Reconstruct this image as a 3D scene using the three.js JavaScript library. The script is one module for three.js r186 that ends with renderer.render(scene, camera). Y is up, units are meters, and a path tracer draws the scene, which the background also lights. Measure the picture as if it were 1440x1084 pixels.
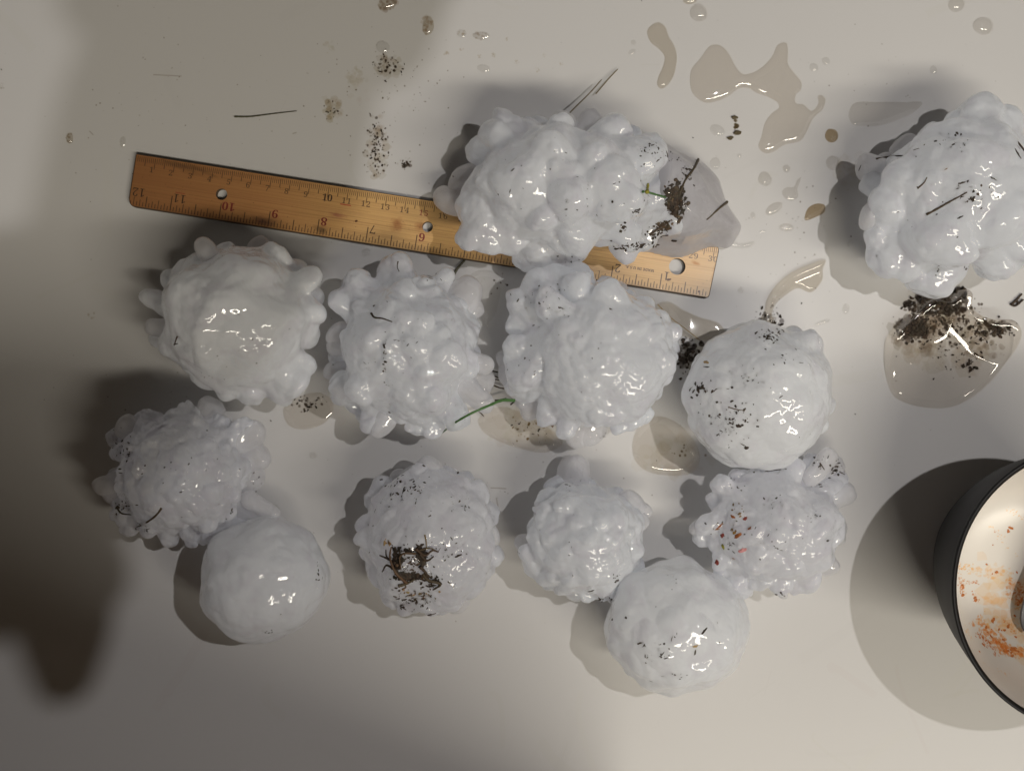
import * as THREE from 'three';
import { mergeGeometries } from 'three/addons/utils/BufferGeometryUtils.js';
import { ImprovedNoise } from 'three/addons/math/ImprovedNoise.js';
import { RectAreaLightUniformsLib } from 'three/addons/lights/RectAreaLightUniformsLib.js';

// ------------------------------------------------------------------ camera, light, exposure
const scene = new THREE.Scene();
const S = 0.3665e-3, H = 0.5;                          // metres of table per photo pixel, camera height
const camera = new THREE.PerspectiveCamera(2 * Math.atan(542 * S / H) * 180 / Math.PI, 1024 / 770, 0.02, 20);
camera.position.set(0, H, 0); camera.up.set(0, 0, -1); camera.lookAt(0, 0, 0);
const renderer = new THREE.WebGLRenderer({ antialias: true });
renderer.toneMapping = THREE.LinearToneMapping; renderer.toneMappingExposure = 1.14;
renderer.shadowMap.enabled = true;
scene.background = new THREE.Color(0.03, 0.0245, 0.018);  // the dim room around the table
RectAreaLightUniformsLib.init();
// long warm under-cupboard lamp on the near right, small cool spotlight bulb on the far right
const TUBE = { at: [0.98, 1.75, 0.98], len: 1.9, wide: 0.2, color: [1, 0.925, 0.79], nits: 23 };
const BULB = { at: [0.33, 0.8, -0.09], color: [1.0, 0.965, 0.95], cd: 0.58, radius: 0.25 };

// ------------------------------------------------------------------ helpers
let seedState = 1;
const reseed = (s) => { seedState = s * 7919 + 17; };
const rnd = () => { seedState = (seedState + 0x6d2b79f5) | 0; let t = Math.imul(seedState ^ (seedState >>> 15), 1 | seedState); t = (t + Math.imul(t ^ (t >>> 7), 61 | t)) ^ t; return ((t ^ (t >>> 14)) >>> 0) / 4294967296; };
const rr = (a, b) => a + (b - a) * rnd();
const gauss = () => (rnd() + rnd() + rnd() - 1.5) / 0.75;
const N3 = new ImprovedNoise(), noise = (x, y, z) => N3.noise(x + 31.7, y + 11.3, z + 57.1);
const V = (x, y, z) => new THREE.Vector3(x, y, z);
const W = (px, py, y = 0) => V((px - 720) * S * (1 - y / H), y, (py - 542) * S * (1 - y / H));   // photo pixel -> point at height y
const used = {};
function numbered(n) { used[n] = (used[n] ?? -1) + 1; return used[n] ? n + '_' + String(used[n]).padStart(3, '0') : n; }
function tag(o, label, category, group) { o.userData.label = label; o.userData.category = category; if (group) o.userData.group = group; return o; }
function thing(name, label, category, group, at = [0, 0, 0]) {
  const o = new THREE.Group(); o.name = numbered(name); o.position.set(...at); scene.add(o); return tag(o, label, category, group);
}
function mesh(name, geo, mat, parent) {
  const m = new THREE.Mesh(geo, mat); m.name = parent ? name : numbered(name); m.castShadow = m.receiveShadow = true; (parent ?? scene).add(m); return m;
}
const std = (color, roughness, extra = {}) => new THREE.MeshPhysicalMaterial({ color: new THREE.Color().setRGB(...color), roughness, ...extra });
function canvasTexture(w, h, draw, srgb = true) {
  const c = document.createElement('canvas'); c.width = w; c.height = h; draw(c.getContext('2d'));
  const t = new THREE.CanvasTexture(c); if (srgb) t.colorSpace = THREE.SRGBColorSpace; t.anisotropy = 8; return t;
}

// surface nets over a distance field
function surfaceNets(f, lo, hi, cell, fill) {
  const nx = Math.ceil((hi[0] - lo[0]) / cell) + 1, ny = Math.ceil((hi[1] - lo[1]) / cell) + 1, nz = Math.ceil((hi[2] - lo[2]) / cell) + 1;
  const v = new Float32Array(nx * ny * nz), id = (i, j, k) => (k * ny + j) * nx + i;
  fill(v, nx, ny, nz, id);
  const at = new Int32Array(nx * ny * nz).fill(-1), pos = [], idx = [];
  const corner = [[0, 0, 0], [1, 0, 0], [0, 1, 0], [1, 1, 0], [0, 0, 1], [1, 0, 1], [0, 1, 1], [1, 1, 1]];
  const edges = [[0, 1], [2, 3], [4, 5], [6, 7], [0, 2], [1, 3], [4, 6], [5, 7], [0, 4], [1, 5], [2, 6], [3, 7]];
  const d = new Float32Array(8);
  for (let k = 0; k < nz - 1; k++) for (let j = 0; j < ny - 1; j++) for (let i = 0; i < nx - 1; i++) {
    let neg = 0;
    for (let c = 0; c < 8; c++) { d[c] = v[id(i + corner[c][0], j + corner[c][1], k + corner[c][2])]; if (d[c] < 0) neg++; }
    if (neg === 0 || neg === 8) continue;
    let x = 0, y = 0, z = 0, n = 0;
    for (const [a, b] of edges) {
      if ((d[a] < 0) === (d[b] < 0)) continue;
      const t = d[a] / (d[a] - d[b]), A = corner[a], B = corner[b];
      x += A[0] + (B[0] - A[0]) * t; y += A[1] + (B[1] - A[1]) * t; z += A[2] + (B[2] - A[2]) * t; n++;
    }
    at[id(i, j, k)] = pos.length / 3;
    pos.push(lo[0] + (i + x / n) * cell, lo[1] + (j + y / n) * cell, lo[2] + (k + z / n) * cell);
  }
  const quad = (a, b, c, e, flip) => { if (a < 0 || b < 0 || c < 0 || e < 0) return; if (flip) idx.push(a, c, b, a, e, c); else idx.push(a, b, c, a, c, e); };
  for (let k = 1; k < nz - 1; k++) for (let j = 1; j < ny - 1; j++) for (let i = 1; i < nx - 1; i++) {
    const o = v[id(i, j, k)] < 0;
    if (o !== (v[id(i + 1, j, k)] < 0)) quad(at[id(i, j - 1, k - 1)], at[id(i, j, k - 1)], at[id(i, j, k)], at[id(i, j - 1, k)], !o);
    if (o !== (v[id(i, j + 1, k)] < 0)) quad(at[id(i - 1, j, k - 1)], at[id(i - 1, j, k)], at[id(i, j, k)], at[id(i, j, k - 1)], !o);
    if (o !== (v[id(i, j, k + 1)] < 0)) quad(at[id(i - 1, j - 1, k)], at[id(i, j - 1, k)], at[id(i, j, k)], at[id(i - 1, j, k)], !o);
  }
  const nrm = new Float32Array(pos.length), e = cell * 0.4;
  for (let p = 0; p < pos.length; p += 3) {
    const x = pos[p], y = pos[p + 1], z = pos[p + 2];
    const a = f(x + e, y - e, z - e), b = f(x - e, y - e, z + e), c = f(x - e, y + e, z - e), h = f(x + e, y + e, z + e), gx = a - b - c + h, gy = -a - b + c + h, gz = -a + b - c + h;
    const l = Math.hypot(gx, gy, gz) || 1; nrm[p] = gx / l; nrm[p + 1] = gy / l; nrm[p + 2] = gz / l;
  }
  const g = new THREE.BufferGeometry();
  g.setAttribute('position', new THREE.BufferAttribute(new Float32Array(pos), 3));
  g.setAttribute('normal', new THREE.BufferAttribute(nrm, 3));
  g.setIndex(idx);
  return g;
}

// ------------------------------------------------------------------ table
const TX = 0.66, TZ = 0.5;                              // printed part of the table top, metres
const tableMap = canvasTexture(2048, 1552, (c) => {
  const w = 2048, h = 1552, X = (px) => ((px - 720) * S / TX + 0.5) * w, Y = (py) => ((py - 542) * S / TZ + 0.5) * h, K = S / TX * w;
  c.fillStyle = 'rgb(192,191,190)'; c.fillRect(0, 0, w, h);
  reseed(5);
  const blot = (px, py, rx, ry, col, alpha, n = 26, edge = 0.5) => {                     // a stain with a ragged outline and grains
    for (let k = 0; k < n; k++) {
      const a = rr(0, 6.28), q = Math.pow(rnd(), edge), x = px + Math.cos(a) * rx * q, y = py + Math.sin(a) * ry * q, s = rr(0.12, 0.42) * Math.min(rx, ry);
      c.fillStyle = `rgba(${col},${alpha * rr(0.3, 1)})`;
      c.beginPath();
      for (let t = 0; t < 9; t++) { const b = t / 9 * 6.28, q2 = s * rr(0.6, 1.2); c.lineTo(X(x + Math.cos(b) * q2), Y(y + Math.sin(b) * q2)); }
      c.fill();
    }
  };
  const grains = (px, py, rx, ry, n, s0, s1, col = '38,28,18', a0 = 0.4, a1 = 0.95) => {
    for (let k = 0; k < n; k++) {
      const x = px + gauss() * rx * 0.6, y = py + gauss() * ry * 0.6, s = s0 + (s1 - s0) * Math.pow(rnd(), 2.2), t = rr(0, 3.1), q = rr(0.5, 1);
      c.fillStyle = `rgba(${col},${rr(a0, a1)})`;
      c.beginPath(); c.ellipse(X(x), Y(y), s * K, s * K * q, t, 0, 6.3); c.fill();
    }
  };
  // dried muddy drips and smears
  blot(530, 205, 15, 46, '128,110,84', 0.17, 70); grains(530, 205, 20, 50, 110, 0.5, 2.2);
  blot(466, 152, 15, 17, '128,112,82', 0.25, 40); grains(466, 155, 14, 16, 26, 0.5, 1.6);
  blot(545, 92, 20, 16, '120,104,80', 0.2, 40); grains(545, 92, 22, 18, 50, 0.5, 2.4);
  blot(498, 110, 12, 16, '150,138,116', 0.22, 24); blot(462, 66, 8, 9, '150,138,116', 0.2, 14); blot(675, 50, 11, 6, '128,112,96', 0.3, 18);
  blot(505, 128, 16, 24, '160,148,130', 0.1, 18); blot(600, 35, 8, 15, '118,90,60', 0.3, 24); blot(545, 5, 14, 10, '96,72,52', 0.3, 26);
  blot(570, 228, 12, 7, '90,76,60', 0.25, 16); grains(570, 231, 14, 7, 20, 0.6, 3);
  for (const [x, y, r] of [[626, 76, 5], [650, 70, 4], [695, 78, 5], [674, 79, 3], [726, 87, 4], [755, 98, 4], [789, 89, 3], [648, 46, 6], [713, 55, 3], [765, 78, 3]]) blot(x, y, r, r * 0.8, '122,100,70', 0.3, 10);
  for (const [x, y, rx, ry] of [[730, 605, 48, 30], [950, 640, 55, 30], [1000, 500, 40, 30], [975, 505, 22, 26], [905, 352, 40, 24], [1205, 240, 30, 22]]) blot(x, y, rx, ry, '140,122,92', 0.08, 40);
  grains(430, 568, 26, 12, 24, 0.8, 3); grains(970, 500, 30, 30, 70, 0.8, 4.5, '26,18,11'); blot(1318, 428, 44, 15, '20,14,9', 0.75, 150, 0.6); blot(1288, 462, 28, 18, '24,17,10', 0.6, 90, 0.7); blot(1396, 462, 28, 11, '24,17,10', 0.6, 80, 0.6); blot(1350, 412, 10, 11, '12,9,6', 0.8, 60, 0.7); blot(1310, 470, 60, 26, '60,44,26', 0.2, 80); blot(1385, 490, 30, 16, '60,44,26', 0.2, 40); blot(1335, 480, 70, 40, '120,98,66', 0.1, 60); grains(1325, 450, 70, 36, 260, 0.6, 3.4, '30,20,11'); blot(968, 500, 18, 18, '30,20,12', 0.4, 30); blot(1080, 448, 10, 12, '60,46,30', 0.3, 20); grains(1080, 452, 22, 20, 60, 0.6, 3.5, '26,18,11'); grains(1035, 178, 5, 12, 16, 1, 3.5, '70,58,36');
  grains(962, 635, 30, 10, 12, 0.6, 2.4, '80,64,42'); grains(745, 600, 40, 26, 40, 0.5, 2.4, '96,76,46'); grains(930, 355, 50, 12, 40, 0.7, 3);
  grains(640, 470, 20, 60, 14, 0.6, 1.6); grains(700, 400, 20, 20, 8, 0.6, 1.6); grains(1310, 440, 60, 30, 0, 1, 3);
  grains(560, 130, 140, 120, 90, 0.4, 1.3, '70,58,42'); grains(250, 150, 240, 150, 70, 0.4, 1.2, '70,58,42', 0.25, 0.7); grains(720, 545, 620, 480, 260, 0.35, 1.0, '60,50,40', 0.2, 0.6);
  grains(1120, 330, 120, 120, 40, 0.4, 1.4, '60,50,40', 0.3, 0.7); grains(240, 560, 160, 120, 24, 0.5, 1.6, '60,48,36'); grains(1280, 100, 160, 100, 24, 0.4, 1.2, '60,50,40', 0.3, 0.6);
  blot(97, 194, 5, 7, '110,92,70', 0.5, 12); blot(2, 120, 3, 6, '96,84,66', 0.5, 10); blot(172, 199, 4, 7, '150,140,120', 0.2, 10); blot(128, 443, 5, 5, '120,104,80', 0.3, 8);
  for (const [x, y, l, a] of [[125, 184, 8, 0.8], [411, 188, 6, -0.3], [215, 105, 40, 0.05], [698, 700, 26, 1.4], [690, 686, 22, 0.05]]) { c.strokeStyle = 'rgba(90,74,58,0.35)'; c.lineWidth = 1.3 * K; c.beginPath(); c.moveTo(X(x), Y(y)); c.lineTo(X(x + l * Math.cos(a)), Y(y + l * Math.sin(a))); c.stroke(); }
  for (let k = 0; k < 90; k++) { const x = rr(0, w), y = rr(0, h), a = rr(0, 3.14), l = rr(30, 160); c.strokeStyle = `rgba(150,138,120,${rr(0.012, 0.035)})`; c.lineWidth = rr(4, 18); c.beginPath(); c.moveTo(x, y); c.quadraticCurveTo(x + rr(-30, 30), y + rr(-30, 30), x + Math.cos(a) * l, y + Math.sin(a) * l); c.stroke(); }
  // faint wear in the enamel
  for (let k = 0; k < 300; k++) { c.strokeStyle = `rgba(120,110,98,${rr(0.015, 0.05)})`; c.lineWidth = rr(0.5, 1.4); const x = rr(0, w), y = rr(0, h), a = rr(0, 3.14), l = rr(6, 50); c.beginPath(); c.moveTo(x, y); c.lineTo(x + Math.cos(a) * l, y + Math.sin(a) * l); c.stroke(); }
});
{
  const g = new THREE.BoxGeometry(1.7, 0.03, 1.3), p = g.attributes.position, uv = g.attributes.uv;
  for (let i = 0; i < p.count; i++) uv.setXY(i, p.getX(i) / TX + 0.5, -p.getZ(i) / TZ + 0.5);
  const t = mesh('table_top', g, std([1, 1, 1], 0.3, { specularIntensity: 0.3, map: tableMap }), null);
  t.position.y = -0.015; t.userData.kind = 'structure'; tag(t, 'white enamelled table top with smears of mud and melt water', 'table');
}

// ------------------------------------------------------------------ lamps, outside the frame
{
  const [x, y, z] = TUBE.at, l = thing('strip_lamp', 'long warm strip lamp hanging over the near right of the table', 'lamp', null, [x, y, z]);
  l.lookAt(x, 0, -0.06);                          // +z of the group faces the table
  mesh('housing', new THREE.BoxGeometry(TUBE.len + 0.06, 0.05, 0.02).translate(0, 0, -0.02), std([0.7, 0.7, 0.68], 0.5), l);
  mesh('diffuser', new THREE.BoxGeometry(TUBE.len, TUBE.wide, 0.008).translate(0, 0, -0.004), std([0.9, 0.88, 0.8], 0.6, { emissive: new THREE.Color().setRGB(...TUBE.color), emissiveIntensity: 3 }), l);
  for (const s of [-1, 1]) mesh('hanger', new THREE.CylinderGeometry(0.002, 0.002, 0.8, 8).rotateX(-Math.PI / 2 + 0.6).translate(s * TUBE.len * 0.4, 0.22, -0.36), std([0.3, 0.3, 0.3], 0.4), l);
  const a = new THREE.RectAreaLight(new THREE.Color().setRGB(...TUBE.color), TUBE.nits, TUBE.len, TUBE.wide);
  a.position.set(0, 0, 0.004); a.rotation.y = Math.PI; l.add(a); a.name = 'strip_glow';
  const b = thing('spot_lamp', 'small cool bulb on a thin cord over the far right of the table', 'lamp', null, BULB.at);
  mesh('bulb', new THREE.SphereGeometry(0.007, 20, 14), std([0.9, 0.9, 0.9], 0.4, { emissive: new THREE.Color().setRGB(...BULB.color), emissiveIntensity: 40 }), b);
  mesh('socket', new THREE.LatheGeometry([[0.0, 0.05], [0.008, 0.05], [0.012, 0.03], [0.012, 0.012], [0.007, 0.009], [0, 0.009]].map((q) => new THREE.Vector2(...q)), 24), std([0.2, 0.2, 0.2], 0.5), b);
  mesh('cord', new THREE.CylinderGeometry(0.002, 0.002, 0.9, 8).translate(0, 0.5, 0), std([0.1, 0.1, 0.1], 0.7), b);
  const p = new THREE.PointLight(new THREE.Color().setRGB(...BULB.color), BULB.cd); p.castShadow = true; p.shadow.radius = BULB.radius; p.name = 'bulb_glow'; b.add(p);
}

// ------------------------------------------------------------------ hailstones
const iceMat = (c, through = 0.45, rough = 1) => std(c, rough, { transmission: through, thickness: 0, ior: 1.31, specularIntensity: 0.3, vertexColors: true });
const FILM = std([0.985, 0.985, 0.985], 0.02, { transmission: 1, thickness: 0, ior: 1.5 });
const ICE = iceMat([0.93, 0.955, 0.99], 0.68), MILKY = iceMat([0.942, 0.964, 0.992], 0.6), GREY = iceMat([0.924, 0.94, 0.977], 0.7);
const PLATEICE = std([0.8, 0.79, 0.81], 0.75, { transmission: 0.72, thickness: 0, ior: 1.31, specularIntensity: 0.3 });
const CLEARICE = std([0.945, 0.945, 0.96], 0.7, { transmission: 0.78, thickness: 0, ior: 1.31, specularIntensity: 0.3 });
const dirtMat = std([0.024, 0.017, 0.011], 0.7, { vertexColors: true }), rootMat = std([0.04, 0.027, 0.015], 0.7, { vertexColors: true }), tanMat = std([0.17, 0.12, 0.06], 0.7, { vertexColors: true });
const speck = [0, 1, 2, 3].map((k) => { reseed(70 + k); const g = new THREE.IcosahedronGeometry(1, 1), p = g.attributes.position, m = new Map(); for (let i = 0; i < p.count; i++) { const key = [p.getX(i), p.getY(i), p.getZ(i)].map((x) => x.toFixed(3)).join(); if (!m.has(key)) m.set(key, rr(0.55, 1.15)); const s = m.get(key); p.setXYZ(i, p.getX(i) * s, p.getY(i) * s * 0.45, p.getZ(i) * s); } g.computeVertexNormals(); g.deleteAttribute('uv'); return g; });
function speckAt(pos, normal, size, stretch = 1, turn = rr(0, 6.28)) {
  const q = new THREE.Quaternion().setFromUnitVectors(V(0, 1, 0), normal).multiply(new THREE.Quaternion().setFromAxisAngle(V(0, 1, 0), turn));
  return speck[Math.floor(rnd() * 4)].clone().applyMatrix4(new THREE.Matrix4().compose(pos, q, V(size * stretch, size, size / Math.sqrt(stretch))));
}
function fibre(points, r0, r1 = r0 * 0.4, segments = 24, sides = 6, flat = 1) {             // a tapering stalk through points
  const curve = new THREE.CatmullRomCurve3(points), fr = curve.computeFrenetFrames(segments), pos = [], idx = [];
  for (let i = 0; i <= segments; i++) {
    const t = i / segments, p = curve.getPointAt(t), r = (r0 + (r1 - r0) * t) * (1 + 0.12 * Math.sin(i * 2.3));
    const side = V(0, 1, 0).cross(fr.tangents[i]).normalize(), up = fr.tangents[i].clone().cross(side);
    for (let k = 0; k < sides; k++) { const a = k / sides * 2 * Math.PI, q = p.clone().addScaledVector(side, Math.cos(a) * r).addScaledVector(up, Math.sin(a) * r * flat); pos.push(q.x, q.y, q.z); }
  }
  for (let i = 0; i < segments; i++) for (let k = 0; k < sides; k++) { const a = i * sides + k, b = i * sides + (k + 1) % sides; idx.push(a, b, a + sides, b, b + sides, a + sides); }
  const e = segments * sides; for (let k = 1; k < sides - 1; k++) { idx.push(0, k + 1, k); idx.push(e, e + k, e + k + 1); }
  const g = new THREE.BufferGeometry(); g.setAttribute('position', new THREE.Float32BufferAttribute(pos, 3)); g.setIndex(idx); g.computeVertexNormals(); return g.toNonIndexed();
}
// every crumb, root and straw its own shade of brown
function tinted(list) {
  return list.map((g) => { g = g.index ? g.toNonIndexed() : g; const n = g.attributes.position.count, v = rnd() < 0.55 ? 1 : rr(1, 2.4), col = new Float32Array(n * 3), w = rr(0.9, 1.25); for (let i = 0; i < n; i++) { col[i * 3] = v * w; col[i * 3 + 1] = v; col[i * 3 + 2] = v * rr(0.8, 1); } g.setAttribute('color', new THREE.BufferAttribute(col, 3)); return g; });
}
const stones = {};
const hash = (i, j, k, c) => { let t = Math.imul(i, 374761393) ^ Math.imul(j, 668265263) ^ Math.imul(k, 2147483647 - 1274126177) ^ Math.imul(c, 1103515245); t = Math.imul(t ^ (t >>> 13), 1274126177); return ((t ^ (t >>> 16)) >>> 0) / 4294967296; };
function domes(x, y, z) {                                // rounded cells with creases between them, 0..1
  const i0 = Math.floor(x), j0 = Math.floor(y), k0 = Math.floor(z); let best = 0;
  for (let k = k0 - 1; k <= k0 + 1; k++) for (let j = j0 - 1; j <= j0 + 1; j++) for (let i = i0 - 1; i <= i0 + 1; i++) {
    const dx = i + hash(i, j, k, 1) - x, dy = j + hash(i, j, k, 2) - y, dz = k + hash(i, j, k, 3) - z, q = 1 - (dx * dx + dy * dy + dz * dz) * 1.35;
    if (q > 0) { const h = q * (0.55 + 0.45 * hash(i, j, k, 4)); if (h > best) best = h; }
  }
  return best;
}
function hailstone(d) {
  reseed(d.seed);
  const [cx0, cy0, sc] = d.crop, base = d.base ?? 0, hgt = d.hgt, P = (u, v) => [cx0 + u / sc, cy0 + v / sc];
  const prim = [], clear = [];                                       // capsule cones: a, b, ra, rb ; ellipsoids: c, axes
  const cores = d.cores.map(([u, v, a, b, h = 1, yc]) => { const y = base + (yc ?? hgt * h * 0.5), k = S / sc * (1 - y / H); return { c: W(...P(u, v), y), ax: V(a * k, hgt * h * 0.5, b * k) }; });
  cores.forEach((c) => prim.push({ e: 1, x: c.c.x, y: c.c.y, z: c.c.z, ax: c.ax.x, ay: c.ax.y, az: c.ax.z, R: Math.max(c.ax.x, c.ax.y, c.ax.z) }));
  const cone = (a, b, ra, rb) => prim.push({ a, b, ra, rb, dx: b.x - a.x, dy: b.y - a.y, dz: b.z - a.z, l2: a.distanceToSquared(b) || 1e-12, x: a.x, y: a.y, z: a.z });
  for (const [u, v, r, yf, ci = 0] of d.lobes) {
    const glassy = (d.clear ?? []).some(([a, b]) => a === u && b === v);
    const y0 = base + hgt * (yf ?? rr(0.32, 0.58)), k = S / sc * (1 - y0 / H), R = r * k, y = Math.max(y0, base + R * 0.7), a = W(...P(u, v), y), c = cores[ci].c;
    const pull = 0.12 * R; a.x += Math.sign(c.x - a.x) * pull * 0.5; cone(a, a.clone().lerp(V(c.x, (c.y + y) / 2, c.z), glassy ? 0.2 : d.root ?? 0.5), R, R * (glassy ? 1.15 : d.swell ?? 1.7)); if (glassy) clear.push(prim.pop());
  }
  for (const { pts, tops } of d.plates ?? []) {          // faceted slab: outline edges leaning inwards, sloping top facets
    const q = pts.map(([u, v, y = 8]) => W(...P(u, v), base + y / 1000)), mid = q.reduce((a, b) => a.add(b), V(0, 0, 0)).multiplyScalar(1 / q.length), pl = [];
    q.forEach((a, i) => { const b = q[(i + 1) % q.length], nn = V(b.z - a.z, 0, a.x - b.x).normalize(); if (nn.dot(a.clone().sub(mid)) < 0) nn.negate(); nn.y = rr(0.1, 0.5); nn.normalize(); pl.push([nn.x, nn.y, nn.z, nn.dot(a)]); });
    for (const [u, v, y, nx, nz] of tops) { const a = W(...P(u, v), base + y / 1000), nn = V(nx, 1, nz).normalize(); pl.push([nn.x, nn.y, nn.z, nn.dot(a)]); }
    clear.push({ pl, ends: q.flatMap((a) => [[a, 0.004], [V(a.x, base + 0.045, a.z), 0.001], [V(a.x, base, a.z), 0.004]]) });
  }
  const core = cores[0], n = d.knobs ?? 60, [k0, k1] = d.knobR, off = rr(0, 6.28);
  for (let i = 0; i < n; i++) {
    const h = 1 - 1.25 * (i + 0.5) / n, a = off + i * 2.399963 + rr(-0.3, 0.3), q = Math.sqrt(Math.max(0, 1 - h * h)), dir = V(q * Math.cos(a), h + rr(-0.06, 0.06), q * Math.sin(a)).normalize();
    const ci = cores.length > 1 && rnd() < 0.4 ? 1 : 0, C = cores[ci], r = (k0 + (k1 - k0) * Math.pow(rnd(), 1.4)) / 1000, s = 1 + rr(d.out?.[0] ?? -0.02, d.out?.[1] ?? 0.06), p = dir.clone().multiply(C.ax).multiplyScalar(s * (d.rimIn ?? 1)).add(C.c);
    p.addScaledVector(dir, -r * rr(0.72, 0.92));
    const side = V(rr(-1, 1), rr(-0.5, 0.5), rr(-1, 1)).multiplyScalar(r * 0.8); cone(p, p.clone().lerp(C.c, 0.3).add(side.multiplyScalar(0.6)), r, Math.min(r * 1.35, 0.3 * p.distanceTo(C.c) + 0.35 * r));
  }
  for (const [u, v, r, yf, hr = 0.6] of d.extra ?? []) { const y = base + hgt * yf, k = S / sc * (1 - y / H), a = W(...P(u, v), y); cone(a, a.clone().lerp(core.c, hr), r * k, r * k * 1.2); }
  const kk = (d.k ?? 1.6) / 1000, am = (d.bump ?? 0.35) / 1000, am2 = (d.fine ?? 0.16) * 1.3 / 1000, f1 = 1 / (d.wave ?? 0.011), f2 = 1 / 0.0058, so = d.seed * 3.17, lump = (d.lump ?? 2.4) / 1000, fl = 1 / ((d.lumpSize ?? 8.5) / 1000), wa = (d.warp ?? 1.3) / 1000, wf = 1 / 0.0062;
  const one = (p, x, y, z) => {
    if (p.pl) { let m = -1e9; for (const [a, b, c, e] of p.pl) { const q = a * x + b * y + c * z - e, h = Math.max(0.003 - Math.abs(m - q), 0) / 0.003; m = m < -1e8 ? q : Math.max(m, q) + h * h * 0.003 * 0.25; } return m; }
    if (p.e) { const X = (x - p.x) / p.ax, Y = (y - p.y) / p.ay, Z = (z - p.z) / p.az, q0 = Math.sqrt(X * X + Y * Y + Z * Z); if (q0 < 1e-4) return -Math.min(p.ax, p.ay, p.az); const a = X / p.ax, b = Y / p.ay, c = Z / p.az; return q0 * (q0 - 1) / Math.sqrt(a * a + b * b + c * c); }
    const ex = x - p.x, ey = y - p.y, ez = z - p.z; let t = (ex * p.dx + ey * p.dy + ez * p.dz) / p.l2; t = t < 0 ? 0 : t > 1 ? 1 : t;
    const qx = ex - p.dx * t, qy = ey - p.dy * t, qz = ez - p.dz * t; return Math.sqrt(qx * qx + qy * qy + qz * qz) - (p.ra + (p.rb - p.ra) * t);
  };
  // bounds
  const lo = [1e9, 1e9, 1e9], hi = [-1e9, -1e9, -1e9];
  const grow = (x, y, z, r) => { [x, y, z].forEach((q, i) => { lo[i] = Math.min(lo[i], q - r); hi[i] = Math.max(hi[i], q + r); }); };
  [...prim, ...clear].forEach((p) => p.pl ? p.ends.forEach(([q, r]) => grow(q.x, q.y, q.z, r)) : p.e ? (grow(p.x - p.ax, p.y - p.ay, p.z - p.az, 0), grow(p.x + p.ax, p.y + p.ay, p.z + p.az, 0)) : (grow(p.a.x, p.a.y, p.a.z, p.ra), grow(p.b.x, p.b.y, p.b.z, p.rb)));
  lo[1] = Math.max(lo[1], base - 0.001); for (let i = 0; i < 3; i++) { lo[i] -= 0.004; hi[i] += 0.004; }
  const cell = d.cell ?? 0.0009, B = 8, bs = B * cell, bx = Math.ceil((hi[0] - lo[0]) / bs) + 1, by = Math.ceil((hi[1] - lo[1]) / bs) + 1, bz = Math.ceil((hi[2] - lo[2]) / bs) + 1, blocks = new Array(bx * by * bz), rad = bs * 0.5 * 1.733, margin = kk + lump * 1.5 + am * 2 + am2 * 2 + 0.0015 + wa * 2;
  for (let k = 0; k < bz; k++) for (let j = 0; j < by; j++) for (let i = 0; i < bx; i++) {
    const x = lo[0] + (i + 0.5) * bs, y = lo[1] + (j + 0.5) * bs, z = lo[2] + (k + 0.5) * bs; let m = 1e9; const ds = prim.map((p) => { const q = one(p, x, y, z); m = Math.min(m, q); return q; });
    blocks[(k * by + j) * bx + i] = m > rad * 1.3 + margin ? null : m < -rad * 1.3 - margin && y > base + rad + 0.002 ? false : prim.filter((_, n2) => ds[n2] < m + 2 * rad * 1.2 + kk + wa * 2);
  }
  const flat = base + 0.0003;
  const f = (x, y, z) => {
    const i = Math.floor((x - lo[0]) / bs), j = Math.floor((y - lo[1]) / bs), k = Math.floor((z - lo[2]) / bs), list = i < 0 || j < 0 || k < 0 || i >= bx || j >= by || k >= bz ? null : blocks[(k * by + j) * bx + i];
    if (!list) return list === false ? -0.01 : 0.01;
    let r = 1e9;
    const wx = x + wa * (Math.sin(y * wf + so) + Math.sin(z * wf * 1.63 + so * 2) * 0.7), wy = y + wa * 0.6 * Math.sin(x * wf * 1.21 + z * wf * 0.8 + so), wz = z + wa * (Math.sin(x * wf * 1.37 + so * 3) + Math.sin(y * wf * 1.9 + so) * 0.7);
    for (const p of list) { const q = one(p, wx, wy, wz); if (r > 1e8) r = q; else { const h = Math.max(kk - Math.abs(r - q), 0) / kk; r = Math.min(r, q) - h * h * kk * 0.25; } }
    if (r < 0.006 && r > -0.006) r += lump * (0.5 - domes(wx * fl + so, wy * fl + so * 1.7, wz * fl)) + (lump > 0.001 ? lump * 0.3 * (0.5 - domes(wx * fl * 2.3 + so, wy * fl * 2.3, wz * fl * 2.3 + so)) : 0) + am * (0.4 - 2 * Math.abs(noise(x * f1 + so, y * f1, z * f1))) + am2 * (0.3 - 2 * Math.abs(noise(x * f2, y * f2 + so, z * f2)) + 0.85 * noise(x * 380, y * 380 + so, z * 380));
    return Math.max(r, flat - y);
  };
  const clr = clear.length ? (x, y, z, only) => {
    const wx = x + wa * (Math.sin(y * wf + so) + Math.sin(z * wf * 1.63 + so * 2) * 0.7), wy = y + wa * 0.6 * Math.sin(x * wf * 1.21 + z * wf * 0.8 + so), wz = z + wa * (Math.sin(x * wf * 1.37 + so * 3) + Math.sin(y * wf * 1.9 + so) * 0.7);
    let r = 1e9; for (const p of only ? [only] : clear) { const q = one(p, wx, wy, wz); if (r > 1e8) r = q; else { const h = Math.max(kk - Math.abs(r - q), 0) / kk; r = Math.min(r, q) - h * h * kk * 0.25; } }
    if (r < 0.004 && r > -0.004) r += am2 * (0.3 - 2 * Math.abs(noise(x * f2, y * f2 + so, z * f2)) + 0.85 * noise(x * 380, y * 380 + so, z * 380));
    return Math.max(r, flat - y);
  } : null;
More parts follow.
